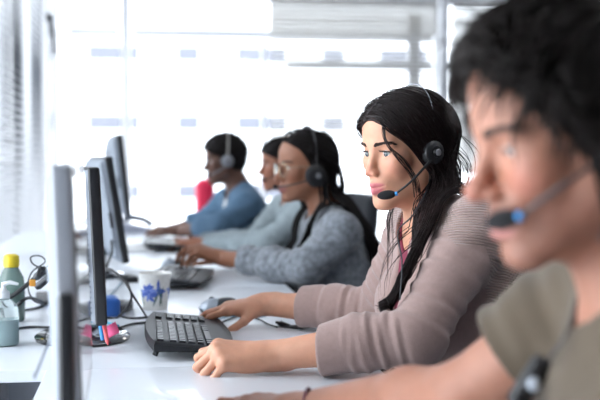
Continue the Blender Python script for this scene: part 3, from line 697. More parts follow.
# ---------------------------------------------------------------- man in front
mc = P(568,134,1.10); MM = frame(3, 13, -2); hm_dark = mat('man_dark_hair', (.013,.009,.008), .5, noise=(30,.25), spec=.25)
M_ = dict(id='tan', male=True, head=mc, M=MM, hs=1.03, hk=dict(nose=1.18, jaw=1.04, lip=1.0, w=1.0, eye=.55), neck=mc+A(.085,.005,-.165), chest=mc+A(.13,.0,-.36), hip=mc+A(.22,0,-.64),
    shL=P(640,300,1.02)+A(.05,-.14,0), shR=P(615,289,1.29), elL=(.42,.66,.83), elR=P(462,398,1.37), wrL=(.20,.86,.785), wrR=P(300,412,1.64),
    skin=(.42,.195,.13), lip=(.52,.22,.19), iris=(.08,.05,.03), brow=(.03,.02,.016), browth=.0024, beard=.85, blush=.2, girth=1.12, armr=1.13, sss=.12, trousers=mat('navy_trousers', (.02,.03,.05), .8), look=(1,0,-.12))
M_['hands'] = [dict(wrist=M_['wrR'], F=P(180,391,1.80)-M_['wrR'], U=(0,-.1,1), side=-1, curls=[(8,34,24),(6,36,24),(10,36,24),(14,36,24)], thumb=(35,20,15), s=1.08),
               dict(wrist=M_['wrL'], F=(-1,.5,-.05), U=(0,0,1), side=1, curls=[(28,30,20)]*4, thumb=(35,20,15), s=1.08)]
tee = mat('khaki_cotton', (.10,.075,.050), .9, sheen=.2, noise=(25,.06), bump=(400,.0008))
M_['clothes'] = [('tshirt', dict(e=.012, es=.013, sleeveL=.6, sleeveR=.62, flare=.010, fold=(.003,110), wr=.003, neckhole=(.003,.03), hem=-.08), tee, 'khaki short-sleeved t-shirt')]
m_root, m_S, m_H, m_i = person('man in the foreground wearing a khaki t-shirt, with wavy dark hair', M_, .003, .004)
def man_hair():
    H, S = m_H, Shape(); S.p = list(m_S.p); line = ([-.12,-.04,-.02,.0,.012,.050,.082,.12], [-.085,-.08,-.06,-.05,-.02,.040,.082,.090], 0)
    cap = cap_mesh(H, line, .008, .005, bump=.005, fr=120, dz=.004); roots = scalp_roots(H, m_S, 2600, line, 8); q = H.L(roots); r = np.random.default_rng(2); N = len(roots)
    f_, l_, u_ = H.M.T; ph = r.random(N)*6; wob = r.normal(size=(N,3))*.13; top = np.clip((q[:,2]-.03)/.06, 0, 1)
    clump = np.sin(q[:,0]*95+2*np.sin(q[:,1]*70))[:,None]*.45*l_+np.sin(q[:,1]*80+q[:,2]*60+1)[:,None]*.45*u_
    fm = np.clip((q[:,0]-.03)/.02, 0, 1)*(q[:,1] < -.015)
    def flow(p, i, d):
        a = (top*(.8-.35*np.clip((q[:,0]-.02)/.05,0,1)*(1-fm)))[:,None]*f_+(1-top)[:,None]*(-.35*f_-.7*u_)+(.30*top*(i < 5+3*(1-fm))-(.40+1.1*fm)*top*(i > 9-3*fm))[:,None]*u_+(np.sign(q[:,1])*.25)[:,None]*l_
        return a+wob+clump+.25*np.sin(i*.55+ph)[:,None]*l_
    steps = 13; T = steps+1; off = (.005+.009*r.random(N))[:,None]*np.linspace(.6,1.3,T)[None]*(.45+.40*top[:,None])
    L = .0060+.0018*top
    pth = grow(S, roots, steps, .0066, flow, off, .2); rad = (.0016+.0009*r.random(N))[:,None]*np.interp(np.arange(T), [0,T-6,T-1], [1,.9,.1])[None]
    strands_mesh('hair', pth, rad, m_root, hm_dark, m_i['loc'], extra=cap)
man_hair()
def on_surface(G, px, py, gap=.007):
    d = .6
    for _ in range(60): d += max(G.ev(P(px, py, d)[None])[0]-gap, 0)*.8
    return P(px, py, min(d, 1.4))
headset(m_H, 'black headset with a grey headband on the dark-haired man in front', mat('band_grey', (.42,.40,.38), .4, .3), ear=1, cup=.030, e=.036, side_x=-.022, tilt=-.02, band_w=.0042,
    boom_pts=[(-.02,.102,.004),(.01,.106,-.012),(.050,.094,-.030),(.088,.058,-.056)], foam=(.45,-.80,-.12), foam_r=(.021,.0105),
    cable=[m_H.W((-.01,.10,-.04)), P(606,225,1.0)]+[on_surface(m_i['out'][0][3], *q) for q in ((592,262),(582,285),(574,310),(566,335),(548,360),(534,378))]+[P(520,392,1.14)])
t = thing('cable_clip', 'blurred dark inline volume control with a pale button hanging below the man\'s sleeve', 'clip', P(530,382,1.16)); MB().box((0,0,0), (.022,.02,.06), .006, R=np.array(Matrix.Rotation(.6,3,'Y'))).build('casing', mat('headset_black'), t); MB().sphere((0,-.012,0), (.008,.005,.008), 12).build('button', mat('pale_button', (.5,.55,.62), .2), t)
t = MB().tube([P(308,412,1.60)+.034*A(math.cos(a)*.25, math.cos(a)*.3, math.sin(a)) for a in np.linspace(0,2*PI,20,endpoint=False)], .0025, 6, closed=True).build('bracelet', mat('plum_cord', (.12,.03,.06), .5)); tag(t, 'thin plum bracelet on the wrist of the man in front', 'bracelet')

# ---------------------------------------------------------------- woman with braids and glasses
bc = P(304,167,3.85); BM = frame(16, 3, 0); black_hair = mat('black_hair', (.009,.007,.007), .6, spec=.12)
B_ = dict(id='brown', head=bc, M=BM, hs=1.0, hk=dict(nose=1.25, lip=1.35, w=.97), neck=bc+A(.075,.0,-.150), chest=bc+A(.11,0,-.34), hip=bc+A(.15,.03,-.61),
    shL=P(340,232,3.68), shR=P(320,226,4.02), elL=P(306,268,3.66), elR=P(296,265,4.1), wrL=P(222,258,3.92), wrR=P(226,258,4.16),
    skin=(.29,.125,.072), lip=(.30,.10,.09), iris=(.03,.015,.01), brow=(.012,.008,.006), browth=.002, girth=1.02, armr=1.03, sss=.08, trousers=mat('black_trousers'), look=(1,0,-.1))
B_['hands'] = [dict(wrist=B_['wrL'], F=(-1,.15,.42), U=(.35,-.25,1), side=1, curls=[(30,32,20),(34,36,22),(42,40,25),(46,40,25)], thumb=(35,20,15), s=1.05),
               dict(wrist=B_['wrR'], F=(-1,.1,.12), U=(0,0,1), side=-1, curls=[(25,32,20)]*4, thumb=(35,20,15), s=1.0)]
heather = mat('grey_heather', (.20,.22,.25), .95, sheen=.3, noise=(55,.40), bump=(300,.003))
B_['clothes'] = [('sweater', dict(e=.014, es=.015, sleeveL=1.72, sleeveR=1.8, cuff=.03, fold=(.004,130), wr=.003, collar=.0, neckhole=(.008,.05), hem=-.08), heather, 'grey heather knitted sweater')]
b_root, b_S, b_H, b_i = person('woman with long black braids and glasses, typing in a grey heather sweater', B_, .0045, .0055)
def braids():
    H, S = b_H, Shape(); S.p = list(b_S.p); S.p += [p for p in b_i['out'][0][3].p if not p[3]]; line = ([-.12,-.04,-.012,.005,.02,.045,.075,.10], [-.075,-.07,-.05,.0,.030,.072,.098,.11], .15)
    cap = cap_mesh(H, line, .005, .004, bump=.002, fr=180); roots = scalp_roots(H, b_S, 170, line, 4); r = np.random.default_rng(3); N = len(roots); f_, l_, u_ = H.M.T; q = H.L(roots)
    def flow(p, i, d):
        z = H.L(p); on = np.clip((z[:,2]+.02)/.05, 0, 1)*np.clip((z[:,0]+.11)/.05, 0, 1)
        return on[:,None]*(-f_*1.0-u_*.45+.2*np.sign(z[:,1])[:,None]*l_)+(1-on)[:,None]*(A(0,0,-1)+A(.12,-.05,0)*(i < 26))+r.normal(size=(N,3))*.05
    steps = 44; T = steps+1; off = (.005+.009*r.random(N))[:,None]*np.ones(T)+np.linspace(0,.02,T)[None]*r.random(N)[:,None]
    pth = grow(S, roots, steps, .0125, flow, off, .3)
    # twist each path finely so the braid shows bumps
    k = 3; f = np.linspace(0, T-1, T*k); i0 = np.minimum(f.astype(int), T-2); w = (f-i0)[None,:,None]; pp = pth[:, i0]*(1-w)+pth[:, i0+1]*w
    rad = .0042*(1+.22*np.sin(np.arange(T*k)*2.1))[None]*np.interp(np.arange(T*k), [0,T*k-10,T*k-1], [1,.9,.3])[None]*np.ones((N,1))
    strands_mesh('braids', pp, rad, b_root, black_hair, b_i['loc'], sides=6, extra=cap)
braids()
headset(b_H, 'thick black over-ear headset on the woman with braids', mat('headset_black'), ear=1, cup=.040, e=.012, side_x=-.008, tilt=-.012, band_w=.0085, big=True, cz=-.030,
    boom_pts=[(.0,.095,-.03),(.035,.09,-.045),(.085,.055,-.058),(.112,.020,-.062)], foam=(.3,-1,0), foam_r=(.012,.007), ring=False)
def glasses(H, label):
    c0 = H.W((0,0,0)); t = thing('eyeglasses', label, 'glasses', c0); m = mat('gold_wire', (.55,.45,.33), .25, .8); W = lambda *p: H.W(p)-c0
    for y in (1,-1):
        ring = [W(.098-.006*abs(math.cos(a))*0-(.010 if 1 else 0)*max(0,math.cos(a)*1)*1.0, y*(.033+.026*math.cos(a)), -.004+.023*math.sin(a)) for a in np.linspace(0,2*PI,28,endpoint=False)]
        MB().tube(ring, .0016, 6, closed=True).build('rim', m, t); cc = np.mean(ring, 0); MB().add([cc]+ring, [(0,i+1,(i+1)%28+1) for i in range(28)]).build('lens', glass, t)
        MB().tube([W(.089,y*.059,.002), W(.04,y*.077,.004), W(-.005,y*.083,.002), W(-.03,y*.08,-.02)], .0014, 6).build('temple', m, t)
    MB().tube([W(.098,.008,.0), W(.101,0,.003), W(.098,-.008,.0)], .0014, 6).build('bridge', m, t)
glasses(b_H, 'thin gold-rimmed eyeglasses on the woman with braids')

# ---------------------------------------------------------------- woman in the sage top
dc = P(281,165,5.05); DM = frame(4, 2, 0)
D_ = dict(id='deepbrown', head=dc, M=DM, hs=.98, hk=dict(nose=1.2, lip=1.25, w=.97), neck=dc+A(.065,.0,-.150), chest=dc+A(.11,0,-.34), hip=dc+A(.17,.03,-.60),
    shL=P(304,214,4.86), shR=P(282,208,5.22), elL=P(266,243,4.86), elR=P(255,240,5.25), wrL=P(200,244,5.06), wrR=P(195,242,5.3),
    skin=(.34,.14,.085), lip=(.30,.09,.08), iris=(.03,.015,.01), brow=(.012,.008,.006), girth=1.0, armr=1.0, sss=.05, trousers=mat('black_trousers'))
D_['hands'] = [dict(wrist=D_['wrL'], F=(-1,.1,.1), U=(.1,0,1), side=1, curls=[(30,32,20)]*4, s=1.0), dict(wrist=D_['wrR'], F=(-1,.1,.1), U=(0,0,1), side=-1, curls=[(25,32,20)]*4, s=1.0)]
sage = mat('sage_jersey', (.27,.32,.34), .9, noise=(25,.06))
D_['clothes'] = [('longsleeve_top', dict(e=.012, es=.012, sleeveL=1.9, sleeveR=1.9, fold=(.0035,130), wr=.002, neckhole=(.01,.05), hem=-.08), sage, 'grey-green long-sleeved top')]
d_root, d_S, d_H, d_i = person('woman in a grey-green top half hidden behind the woman with braids', D_, .006, .0065)
def bun():
    H = d_H; line = HAIRLINE_F; G = cap_mesh(H, line, .012, .005, bump=.003, fr=110); S2 = Shape(); c = H.W((-.105,0,.055)); S2.ell(c, A(.045,.045,.045), k=.01); S2.post = lambda P: .004*np.sin(P[...,0]*160)*np.sin(P[...,2]*170+P[...,1]*90)
    V, Q = S2.mesh(.005); V0, Q0 = G; fast_mesh('hair', np.concatenate([V0, V])-d_i['loc'], np.concatenate([Q0, Q+len(V0)]), d_root, [black_hair])
bun()
headset(d_H, 'slim headset with a tan headband on the woman in the grey-green top', mat('tan_band', (.42,.28,.14), .4), ear=1, cup=.028, e=.018, side_x=.0, band_w=.004, boom_pts=[(.0,.095,-.02),(.04,.09,-.045),(.085,.055,-.065)], foam=(.5,-.8,0), foam_r=(.014,.008), ring=False)

# ---------------------------------------------------------------- man in the blue shirt
fc = P(224,160,5.75); FM = frame(6, 6, 0)
F_ = dict(id='dark', male=True, head=fc, M=FM, hs=1.04, hk=dict(nose=1.25, lip=1.3), neck=fc+A(.075,.0,-.150), chest=fc+A(.13,0,-.34), hip=fc+A(.26,.03,-.60),
    shL=P(247,205,5.58), shR=P(228,201,5.98), elL=P(222,226,5.50), elR=P(205,222,6.0), wrL=P(180,231,5.75), wrR=P(176,229,6.0),
    skin=(.13,.06,.04), lip=(.16,.07,.06), iris=(.02,.01,.01), brow=(.008,.006,.005), girth=1.1, armr=1.15, sss=.03, trousers=mat('navy_trousers'))
F_['hands'] = [dict(wrist=F_['wrL'], F=(-1,.1,.05), U=(.1,0,1), side=1, curls=[(30,32,20)]*4, s=1.08), dict(wrist=F_['wrR'], F=(-1,.1,.05), U=(0,0,1), side=-1, curls=[(25,32,20)]*4, s=1.08)]
F_['clothes'] = [('shirt', dict(e=.016, es=.015, sleeveL=1.55, sleeveR=1.55, fold=(.004,120), wr=.003, neckhole=(.008,.05), open=.035, hem=-.08), mat('blue_denim', (.085,.16,.25), .9, noise=(25,.08)), 'blue denim shirt worn open'),
                 ('undershirt', dict(e=.004, es=0, sleeveL=.3, sleeveR=.3, fold=(0,50), wr=.0, neckhole=(.006,.03), hem=-.06), mat('white_cotton', (.7,.7,.7), .9), 'white undershirt')]
f_root, f_S, f_H, f_i = person('man in an open blue denim shirt at the far end of the desks', F_, .006, .0065)
V, Q = cap_mesh(f_H, ([-.12,-.04,-.012,.005,.03,.060,.085,.12], [-.07,-.065,-.05,.0,.030,.060,.074,.078]), .017, .005, bump=.006, fr=150)
fast_mesh('hair', V-f_i['loc'], Q, f_root, [black_hair])
headset(f_H, 'headset with a pale grey ear cup on the man in the blue shirt', mat('band_grey'), ear=1, cup=.034, e=.020, side_x=-.0, band_w=.004, cup_m=mat('pale_cup', (.28,.29,.32), .4), boom_pts=[(.0,.095,-.02),(.04,.09,-.045),(.085,.055,-.065)], foam=(.5,-.8,0), foam_r=(.014,.008), ring=False)
# ---------------------------------------------------------------- desks
desk_m = mat('desk_white', (.72,.755,.81), .32, noise=(6,.015), coat=.15); leg_m = mat('desk_leg', (.55,.57,.6), .4, .3)
def desk(label, x0, x1, y0, y1):
    t = thing('desk', label, 'desk', ((x0+x1)/2,(y0+y1)/2,0)); w, l = x1-x0, y1-y0
    MB().box((0,0,DESK-.0125), (w,l,.025), .003).build('desktop', desk_m, t)
    for sx in (-1,1):
        for sy in (-1,1): MB().box((sx*(w/2-.06),sy*(l/2-.05),(DESK-.025)/2), (.05,.05,DESK-.025), .004).build('leg', leg_m, t)
    MB().box((-w/2+.06,0,.60), (.02,l-.16,.2), .002).build('modesty_panel', desk_m, t)
desk('white desk nearest the lens where the foreground man rests his arm', -.20, .47, .45, 2.259)
desk('white desk of the woman in the mauve cardigan, with mug and keyboard', -.70, .47, 2.26, 3.62)
desk('white desk of the woman with braids, third keyboard from the far end behind it', -.70, .47, 3.625, 4.93)
desk('farthest white desk, in front of the man in blue', -.70, .47, 4.935, 6.6)
bpy.data.objects['desk.002']['label'] = 'white desk under the hands of the woman with braids'
# ---------------------------------------------------------------- monitors
blk = mat('monitor_black', (.018,.019,.022), .3); shell = mat('monitor_back_grey', (.34,.38,.44), .45); scr = mat('screen_glass', (.02,.022,.028), .12, coat=.5); gloss = mat('gloss_black', (.01,.01,.012), .08, coat=.6)
bez_grey = mat('bezel_grey', (.30,.32,.36), .25, coat=.4)
def monitor(label, near, far, z0, z1, tilt, base_r=.11, shell_m=shell, slim=1.0, bx=-.055, bez=blk):
    near, far = A(*near[:2], 0), A(*far[:2], 0); L = np.linalg.norm(far-near); yd = (far-near)/L; rz = math.atan2(-yd[0], yd[1]); c = (near+far)/2
    t = thing('computer_monitor', label, 'monitor', (c[0],c[1],DESK), rz); zc = (z0+z1)/2-DESK; Hh = z1-z0
    R = np.array(Matrix.Rotation(math.radians(-tilt), 3, 'Y')); O = A(0,0,zc); T = lambda p: O+R@A(*p)
    MB().box(T((-.012,0,0)), (.026,L,Hh), .006, R=R).build('bezel', bez, t)
    MB().box(T((.0016,0,.008)), (.002,L-.036,Hh-.05), .0, R=R).build('screen', scr, t)
    # tapered back shell
    b = MB(); y, z = L/2-.006, Hh/2-.006; y2, z2 = y-.05, z-.06; V = [T(p) for p in [(-.025,-y,-z),(-.025,y,-z),(-.025,y,z),(-.025,-y,z),(-.042,-y+.008,-z+.01),(-.042,y-.008,-z+.01),(-.042,y-.008,z-.01),(-.042,-y+.008,z-.01),(-.062,-y2,-z2),(-.062,y2,-z2),(-.062,y2,z2),(-.062,-y2,z2)]] if slim == 1 else [T((x if x > -.03 else -.025+(x+.025)*slim, yy, zz)) for x, yy, zz in [(-.022,-y,-z),(-.022,y,-z),(-.022,y,z),(-.022,-y,z),(-.042,-y+.008,-z+.01),(-.042,y-.008,-z+.01),(-.042,y-.008,z-.01),(-.042,-y+.008,z-.01),(-.062,-y2,-z2),(-.062,y2,-z2),(-.062,y2,z2),(-.062,-y2,z2)]]
    b.add(V, [(0,1,5,4),(1,2,6,5),(2,3,7,6),(3,0,4,7),(4,5,9,8),(5,6,10,9),(6,7,11,10),(7,4,8,11),(8,9,10,11)]); b.build('back_shell', shell_m, t, smooth=False)
    v = MB()
    for i in range(26 if slim == 1 else 1):
        zz = -Hh/2+.03+i*(Hh-.06)/25
        v.box(T((-.036,-L/2+.006,zz)), (.010,.002,.004), 0, R=R); v.box(T((-.063,0,zz*.72)), (.003,L-.16,.004), 0, R=R)
    v.build('vent', mat('vent_grey', (.22,.24,.28), .5), t, smooth=False)
    if slim == 1: MB().box(T((-.040,-L/2+.010,-.03)), (.008,.012,.055), .003, R=R).build('port_cover', blk, t)
    n = MB(); n.box(T((-.07*slim-.005,0,-.02)), (.03*slim,.10,.10), .006, R=R); n.tube([(-.064,0,zc-.03),(-.064,0,.012)] if slim == 1 else [(-.014,0,zc-.03),(-.014,0,.012)], .026*slim, 14, flat=1.6); n.build('neck', blk, t)
    MB().lathe([(base_r*.99,0.0005),(base_r,.006),(base_r*.93,.012),(base_r*.4,.016),(.001,.017)], (bx,0,0), 40, sy=1.3).build('base', gloss, t); return t
mn = monitor('blurred monitor edge nearest the lens, rising through the bottom left', P(75,200,1.42), P(87,200,1.90), .80, 1.16, 2, slim=.35, bez=bez_grey)
MB().box((-.012,-.255,.130), (.020,.030,.25), .006).build('dark_edge_strip', blk, mn)  # added black strip that darkens the lower part of the monitor edge
monitor('black-edged monitor standing behind the pink sticky notes, across from the mauve cardigan', P(103,200,2.40), P(87,200,2.82), .80, 1.148, 2.5, .112, bx=-.03)
monitor('grey-backed monitor tilted back, second beyond the paper cup', P(121,200,3.80), P(103,200,4.16), .80, 1.175, 9, .10)
monitor('farthest and highest monitor, blurred dark', P(127,200,5.0), P(119,200,5.4), .90, 1.275, 6, .10)
# ---------------------------------------------------------------- keyboards
def make_keyboard(label):
    t = thing('keyboard', label, 'keyboard', (0,0,0)); kb = mat('keyboard_black', (.012,.013,.016), .42, spec=.3); key_m = mat('key_black', (.022,.023,.028), .30, spec=.4)
    L = .475; out = []
    for i in range(21): u = -1+2*i/20; out.append((-.085-.020*(1-u*u), u*L/2))                  # far side bulges away from the typist
    for i in range(21): u = 1-2*i/20; out.append((.080+.014*(1-u*u), u*L/2*.985))
    n = len(out); V = []; zt = lambda x: .026-.075*(x+.1)
    for s, dz, top in ((.985,.004,0),(1.0,.009,0),(1.0,1,1),(.975,1,2)):
        for x, y in out: V.append((x*s, y*s, dz if not top else zt(x)-(.004 if top == 1 else 0)))
    F = [tuple(range(n))[::-1]]+[(j*n+i, j*n+(i+1)%n, (j+1)*n+(i+1)%n, (j+1)*n+i) for j in range(3) for i in range(n)]+[tuple(3*n+i for i in range(n))]
    F = [f[::-1] for f in F]; MB().add(V, F).build('case', kb, t)
    MB().box((-.0,0,.0), (.001,.001,.001)).build('foot', kb, t) if False else None
    km = {}
    def key(x, y, w=1.0):
        k = round(w, 2)
        if k not in km: 
            h = MB(); a, b, c = .0078, .0195*k/2-.0018, .0062; a2, b2 = a*.80, b-.0022
            h.add([(-a,-b,0),(a,-b,0),(a,b,0),(-a,b,0),(-a2,-b2,c),(a2,-b2,c),(a2,b2,c),(-a2,b2,c)], [(3,2,1,0),(0,1,5,4),(1,2,6,5),(2,3,7,6),(3,0,4,7),(4,5,6,7)]); o = h.build('key', key_m, t, smooth=False); km[k] = o
        else: o = bpy.data.objects.new('key', km[k].data); COL.objects.link(o); o.parent = t
        o.location = (x, y, zt(x)-.0012); o.rotation_euler = (0, .075, 0)
    p = .0195
    for j in range(13): key(-.072, -.205+j*p*1.02+(j//4)*.006*.8)
    for r in range(4):
        x = -.045+r*p
        for j in range(14): key(x, -.205+j*p+(.006*r if 0 < j < 13 else 0)*.6)
    x = -.045+4*p
    for y, w in ((-.203,1.2),(-.178,1.2),(-.100,6.4),(-.020,1.2),(.005,1.2),(.030,1.2)): key(x, y-.002, w)
    for r in range(5):
        for j in range(4): key(-.045+r*p, .128+j*p)
    for j in range(4): key(-.072, .128+j*p)
    for s in (-1,1): MB().tube([(-.075,s*.17,.004),(-.082,s*.17,-.014)], .006, 8).build('foot', kb, t)
    return t
kb0 = make_keyboard('black keyboard beside the woman\'s fist, keys towards the mauve cardigan')
kp = PZ(190,332,.765); kb0.location = (kp[0], kp[1], DESK+.0145); kb0.rotation_euler = (0, math.radians(2), 0)
k2 = copy_tree(kb0); kp = PZ(184,277,.76); k2.location = (kp[0],kp[1],DESK+.0145); k2.rotation_euler = (0,0,math.radians(-9)); k2['label'] = 'blurred black keyboard under the raised hand of the woman with braids'
k3 = copy_tree(kb0); kp = PZ(166,244,.76); k3.location = (kp[0],kp[1],DESK+.0145); k3.rotation_euler = (0,0,math.radians(0)); k3['label'] = 'farthest keyboard, blurred, in front of the grey-green sleeve'
for k_ in (kb0,k2,k3): k_['group'] = 'keyboards along the desks'
# ---------------------------------------------------------------- mice
def mouse(label, p, rz):
    t = thing('computer_mouse', label, 'mouse', p, rz, 'computer mice'); S = Shape(); S.ell((0,0,.006), (.060,.032,.032), k=.006); S.ell((.018,0,.012), (.036,.029,.028), k=.01); S.rbox((0,0,-.1), (.2,.2,.1), 0, k=.002, sub=True)
    V, Q = S.mesh(.002); fast_mesh('shell', V, Q, t, [mat('mouse_black', (.03,.032,.036), .28)])
    S = Shape(); S.ell((-.02,0,.0068), (.0445,.0315,.0325), k=.004); S.rbox((0,0,-.094), (.2,.2,.1), 0, k=.002, sub=True); S.rbox((.18,0,0), (.16,.2,.2), 0, k=.002, sub=True)
    V, Q = S.mesh(.002); fast_mesh('buttons', V, Q, t, [mat('mouse_silver', (.40,.45,.52), .3, .3)]); R = np.stack([A(1,0,0), A(0,0,1), A(0,-1,0)], 1)
    MB().lathe([(.007,-.003),(.009,-.002),(.009,.002),(.007,.003)], (-.028,0,.034), 16, R).build('scroll_wheel', mat('headset_black'), t)
mp = A(*PZ(222,312,DESK)); mouse('black and silver mouse under the hand of the woman in mauve', (mp[0], mp[1], DESK), math.radians(-8))
mp = A(*PZ(178,268,DESK+.02)); mouse('blurred dark mouse just beyond the second keyboard', (mp[0]+.0, mp[1]+.16, DESK), 0)
# ---------------------------------------------------------------- paper cup with blue flowers
def cup():
    c = PZ(155,309,DESK); t = thing('paper_cup', 'white paper cup printed with blue iris flowers behind the keyboard', 'cup', c); paper = mat('cup_paper', (.74,.74,.72), .6, noise=(90,.08))
    r0, r1, h = .034, .0455, .100; pr = [(.001,.003),(r0-.003,.003),(r0,0),(r0+.001,.003)]+[(r0+(r1-r0)*k/8, .003+(h-.003)*k/8) for k in range(1,9)]+[(r1+.0018,h+.001),(r1+.0005,h+.003),(r1-.0012,h)]+[(r0-.001+(r1-r0)*k/4-.0004, .01+(h-.012)*k/4) for k in (3,2,1,0)]+[(.001,.01)]
    V = MB().lathe(pr, (0,0,0), 48); V.build('cup_wall', paper, t); MB().lathe([(.001,.070),(r0+.0065,.070),(r0+.0065,.0702),(.001,.0703)], (0,0,0), 32).build('coffee', mat('coffee', (.08,.04,.02), .1), t)
    blues = [mat('iris_blue', (.07,.13,.48), .6), mat('iris_pale', (.20,.28,.66), .6), mat('leaf_green', (.05,.12,.10), .6)]
    def petal(a0, z0, w, l, ang, m, par):
        mb = MB(); pts = []; n = 10
        for i in range(n+1):
            s = i/n; ww = w*math.sin(PI*min(.98,max(.02,s)))**.7
            for q in (-1,1):
                u = s*l*math.cos(ang)-q*ww*math.sin(ang); v = s*l*math.sin(ang)+q*ww*math.cos(ang)
                z = z0+v; r = r0+(r1-r0)*z/h+.0006; a = a0+u/r; pts.append((r*math.cos(a), r*math.sin(a), z))
        mb.add(pts, [(2*i,2*i+2,2*i+3,2*i+1) for i in range(n)]); mb.build('flower_print', m, par)
    rr = random.Random(5); view = math.atan2(-c[1], -c[0])
    for a0, z0 in ((view-.75,.060),(view-.45,.045),(view+.15,.052),(view+1.5,.05)):
        for k in range(7): petal(a0+rr.uniform(-.1,.1), z0+rr.uniform(-.008,.008), rr.uniform(.004,.007), rr.uniform(.016,.030), k*PI*2/7+rr.uniform(-.3,.3), blues[k%2], t)
    for a0, an in ((view-.15,1.2),(view+.55,1.75),(view-.9,1.9),(view+.35,1.4)): petal(a0, .012, .0028, .055, an, blues[2], t)
cup()
# ---------------------------------------------------------------- cables and connectors
cab = mat('cable_black', (.015,.016,.02), .45); cabblue = mat('cable_teal', (.04,.16,.24), .4)
def cable(label, pts, r=.0025, m=cab, n=60, cat='cable'):
    p = spline(pts, n); c = p[0].copy(); o = MB().tube(p-c, r, 8).build('cable', m); o.location = c; return tag(o, label, cat)
zD = DESK+.0035
def Z(px, py, z=zD): return PZ(px, py, z)
cable('black cord running from the keyboard to the in-line connector', [Z(222,322), Z(240,316), Z(258,319), Z(268,324), Z(277,327,zD+.006)], .0022)
t = thing('cable_connector', 'black in-line quick-disconnect plug lying beside the mouse hand', 'connector', PZ(292,328,DESK)); a = PZ(276,326)-PZ(292,328); b_ = PZ(310,331)-PZ(292,328); a[2]=b_[2]=.010; m_ = mat('headset_black')
MB().tube([a, a*.75, a*.7], [.003,.005,.008], 12).build('strain_relief', m_, t); MB().tube([a*.7, a*.1], [.0095,.0095], 14, flat=.75).build('plug', m_, t); MB().tube([a*.06, b_*.55, b_*.6], [.0095,.0095,.006], 14, flat=.75).build('socket', m_, t); MB().tube([b_*.6, b_], [.005,.0028], 10).build('strain_relief', m_, t)
cable('thin blue-black mouse cord between hand and forearm', [Z(196,316), Z(215,319), Z(232,316), Z(252,318), Z(266,316)], .0018, cabblue)
Zm = lambda px, py, d: P(px, py, d)
cable('black cord arching from the monitor back down to the cup', [Zm(103,268,2.95), Zm(112,270,2.9), Zm(124,281,2.85), Zm(134,297,2.8), Z(146,316)], .0030)
cable('second black cord looping beside the cup', [Zm(103,270,3.0), Zm(115,272,2.95), Zm(127,283,2.9), Zm(131,300,2.9), Z(118,317), Z(106,318)], .0030)
cable('black cord hanging behind the tilted monitor', [Zm(111,238,3.85), Zm(112,252,3.7), Zm(107,266,3.5), Z(103,290), Z(100,300)], .0045)
cable('thin grey cord crossing the desk toward the second monitor', [Z(104,303), Z(115,290), Z(122,281)], .002, cabblue)
cable('long black cord lying from monitor base to the cup', [Z(66,318), Z(90,312), Z(112,314), Z(130,318), Z(150,317)], .003)
cable('black cord curving on the desk toward the keyboard', [Z(100,330), Z(118,328), Z(132,324), Z(152,322)], .003)
cable('turquoise cord lying behind the sticky notes', [Z(60,330), Z(84,322), Z(104,322), Z(118,326)], .004, mat('cable_turquoise', (.03,.35,.55), .4))
# left cluster
cable('thick black cable running down left past the bottles', [Zm(0,304,2.55), Zm(18,292,2.55), Zm(36,277,2.56), Zm(44,270,2.57), Z(62,300)], .0052)
cable('black cable lying below the thick one at the far left', [Z(0,325,zD), Zm(12,311,2.62), Zm(28,298,2.66), Z(44,303), Z(58,305)], .0042)
cable('black cable lying level across the left desk', [Z(-6,319), Z(14,312), Z(36,308), Z(52,302), Z(72,301)], .0032)
cable('lowest black cable across the left desk', [Z(-6,338), Z(12,330), Z(30,327), Z(52,327), Z(72,322)], .0032)
cable('thin black cord forming a loop above the bottles', [Z(44,305), Zm(33,300,2.75), Zm(28,286,2.78), Zm(32,272,2.8), Zm(45,262,2.8), Zm(40,256,2.8), Zm(31,257,2.8), Zm(33,264,2.8), Zm(44,268,2.8), Zm(60,264,2.8), Z(72,300)], .0020)
for i, (p, q, ln, lb) in enumerate(((Zm(34,279,2.56), Zm(46,269,2.56), .03, 'grey-black plug with an orange strip on the left cables'), (Zm(36,288,2.6), Zm(48,278,2.6), .03, 'dark plug lying under the orange-marked plug'))):
    t = thing('cable_plug', lb, 'plug', p); MB().tube([A(0,0,0), (q-p)*.2, q-p], [.008,.013,.013], 12, flat=.7).build('plug_body', mat('plug_grey', (.06,.065,.075), .5), t)
    if i == 0: MB().box((q-p)*.35+A(-.012,-.012,-.016), (.014,.006,.016), .002).build('orange_strip', mat('orange_plastic', (.75,.33,.04), .5), t)
# dock and small boxes behind the first monitor
def lump(name, label, cat, px, py, size, m, rz=0, details=True):
    p = PZ(px, py, DESK); t = thing(name, label, cat, p, rz); MB().box((0,0,size[2]/2), size, min(size)*.2).build('casing', m, t)
    for k in range(3): MB().box((size[0]/2,-size[1]*.25+k*size[1]*.25,size[2]*.5), (.003,size[1]*.16,size[2]*.35), .0).build('port', mat('port_dark', (.004,.004,.004), .5), t)
blue = mat('blue_plastic', (.03,.12,.42), .35)
lump('usb_hub', 'bright blue box between the monitor and the cup cords', 'usb hub', 110, 315, (.05,.09,.05), blue, .1)
lump('power_adapter', 'black power brick right of the blue box', 'power adapter', 119, 312, (.05,.11,.028), blk, -.3)
lump('power_adapter', 'black power brick left of the monitor neck', 'power adapter', 76, 311, (.06,.12,.03), blk, .3)
lump('power_adapter', 'dark power brick at the left behind the blurred monitor edge', 'power adapter', 50, 303, (.05,.10,.03), blk, .5)
lump('usb_hub', 'flat black hub beyond the cords, below the second monitor', 'usb hub', 128, 281, (.05,.12,.02), blk, .2)
lump('network_switch', 'blue box at the left behind the blurred monitor edge', 'switch box', 62, 306, (.05,.10,.05), blue, 0)
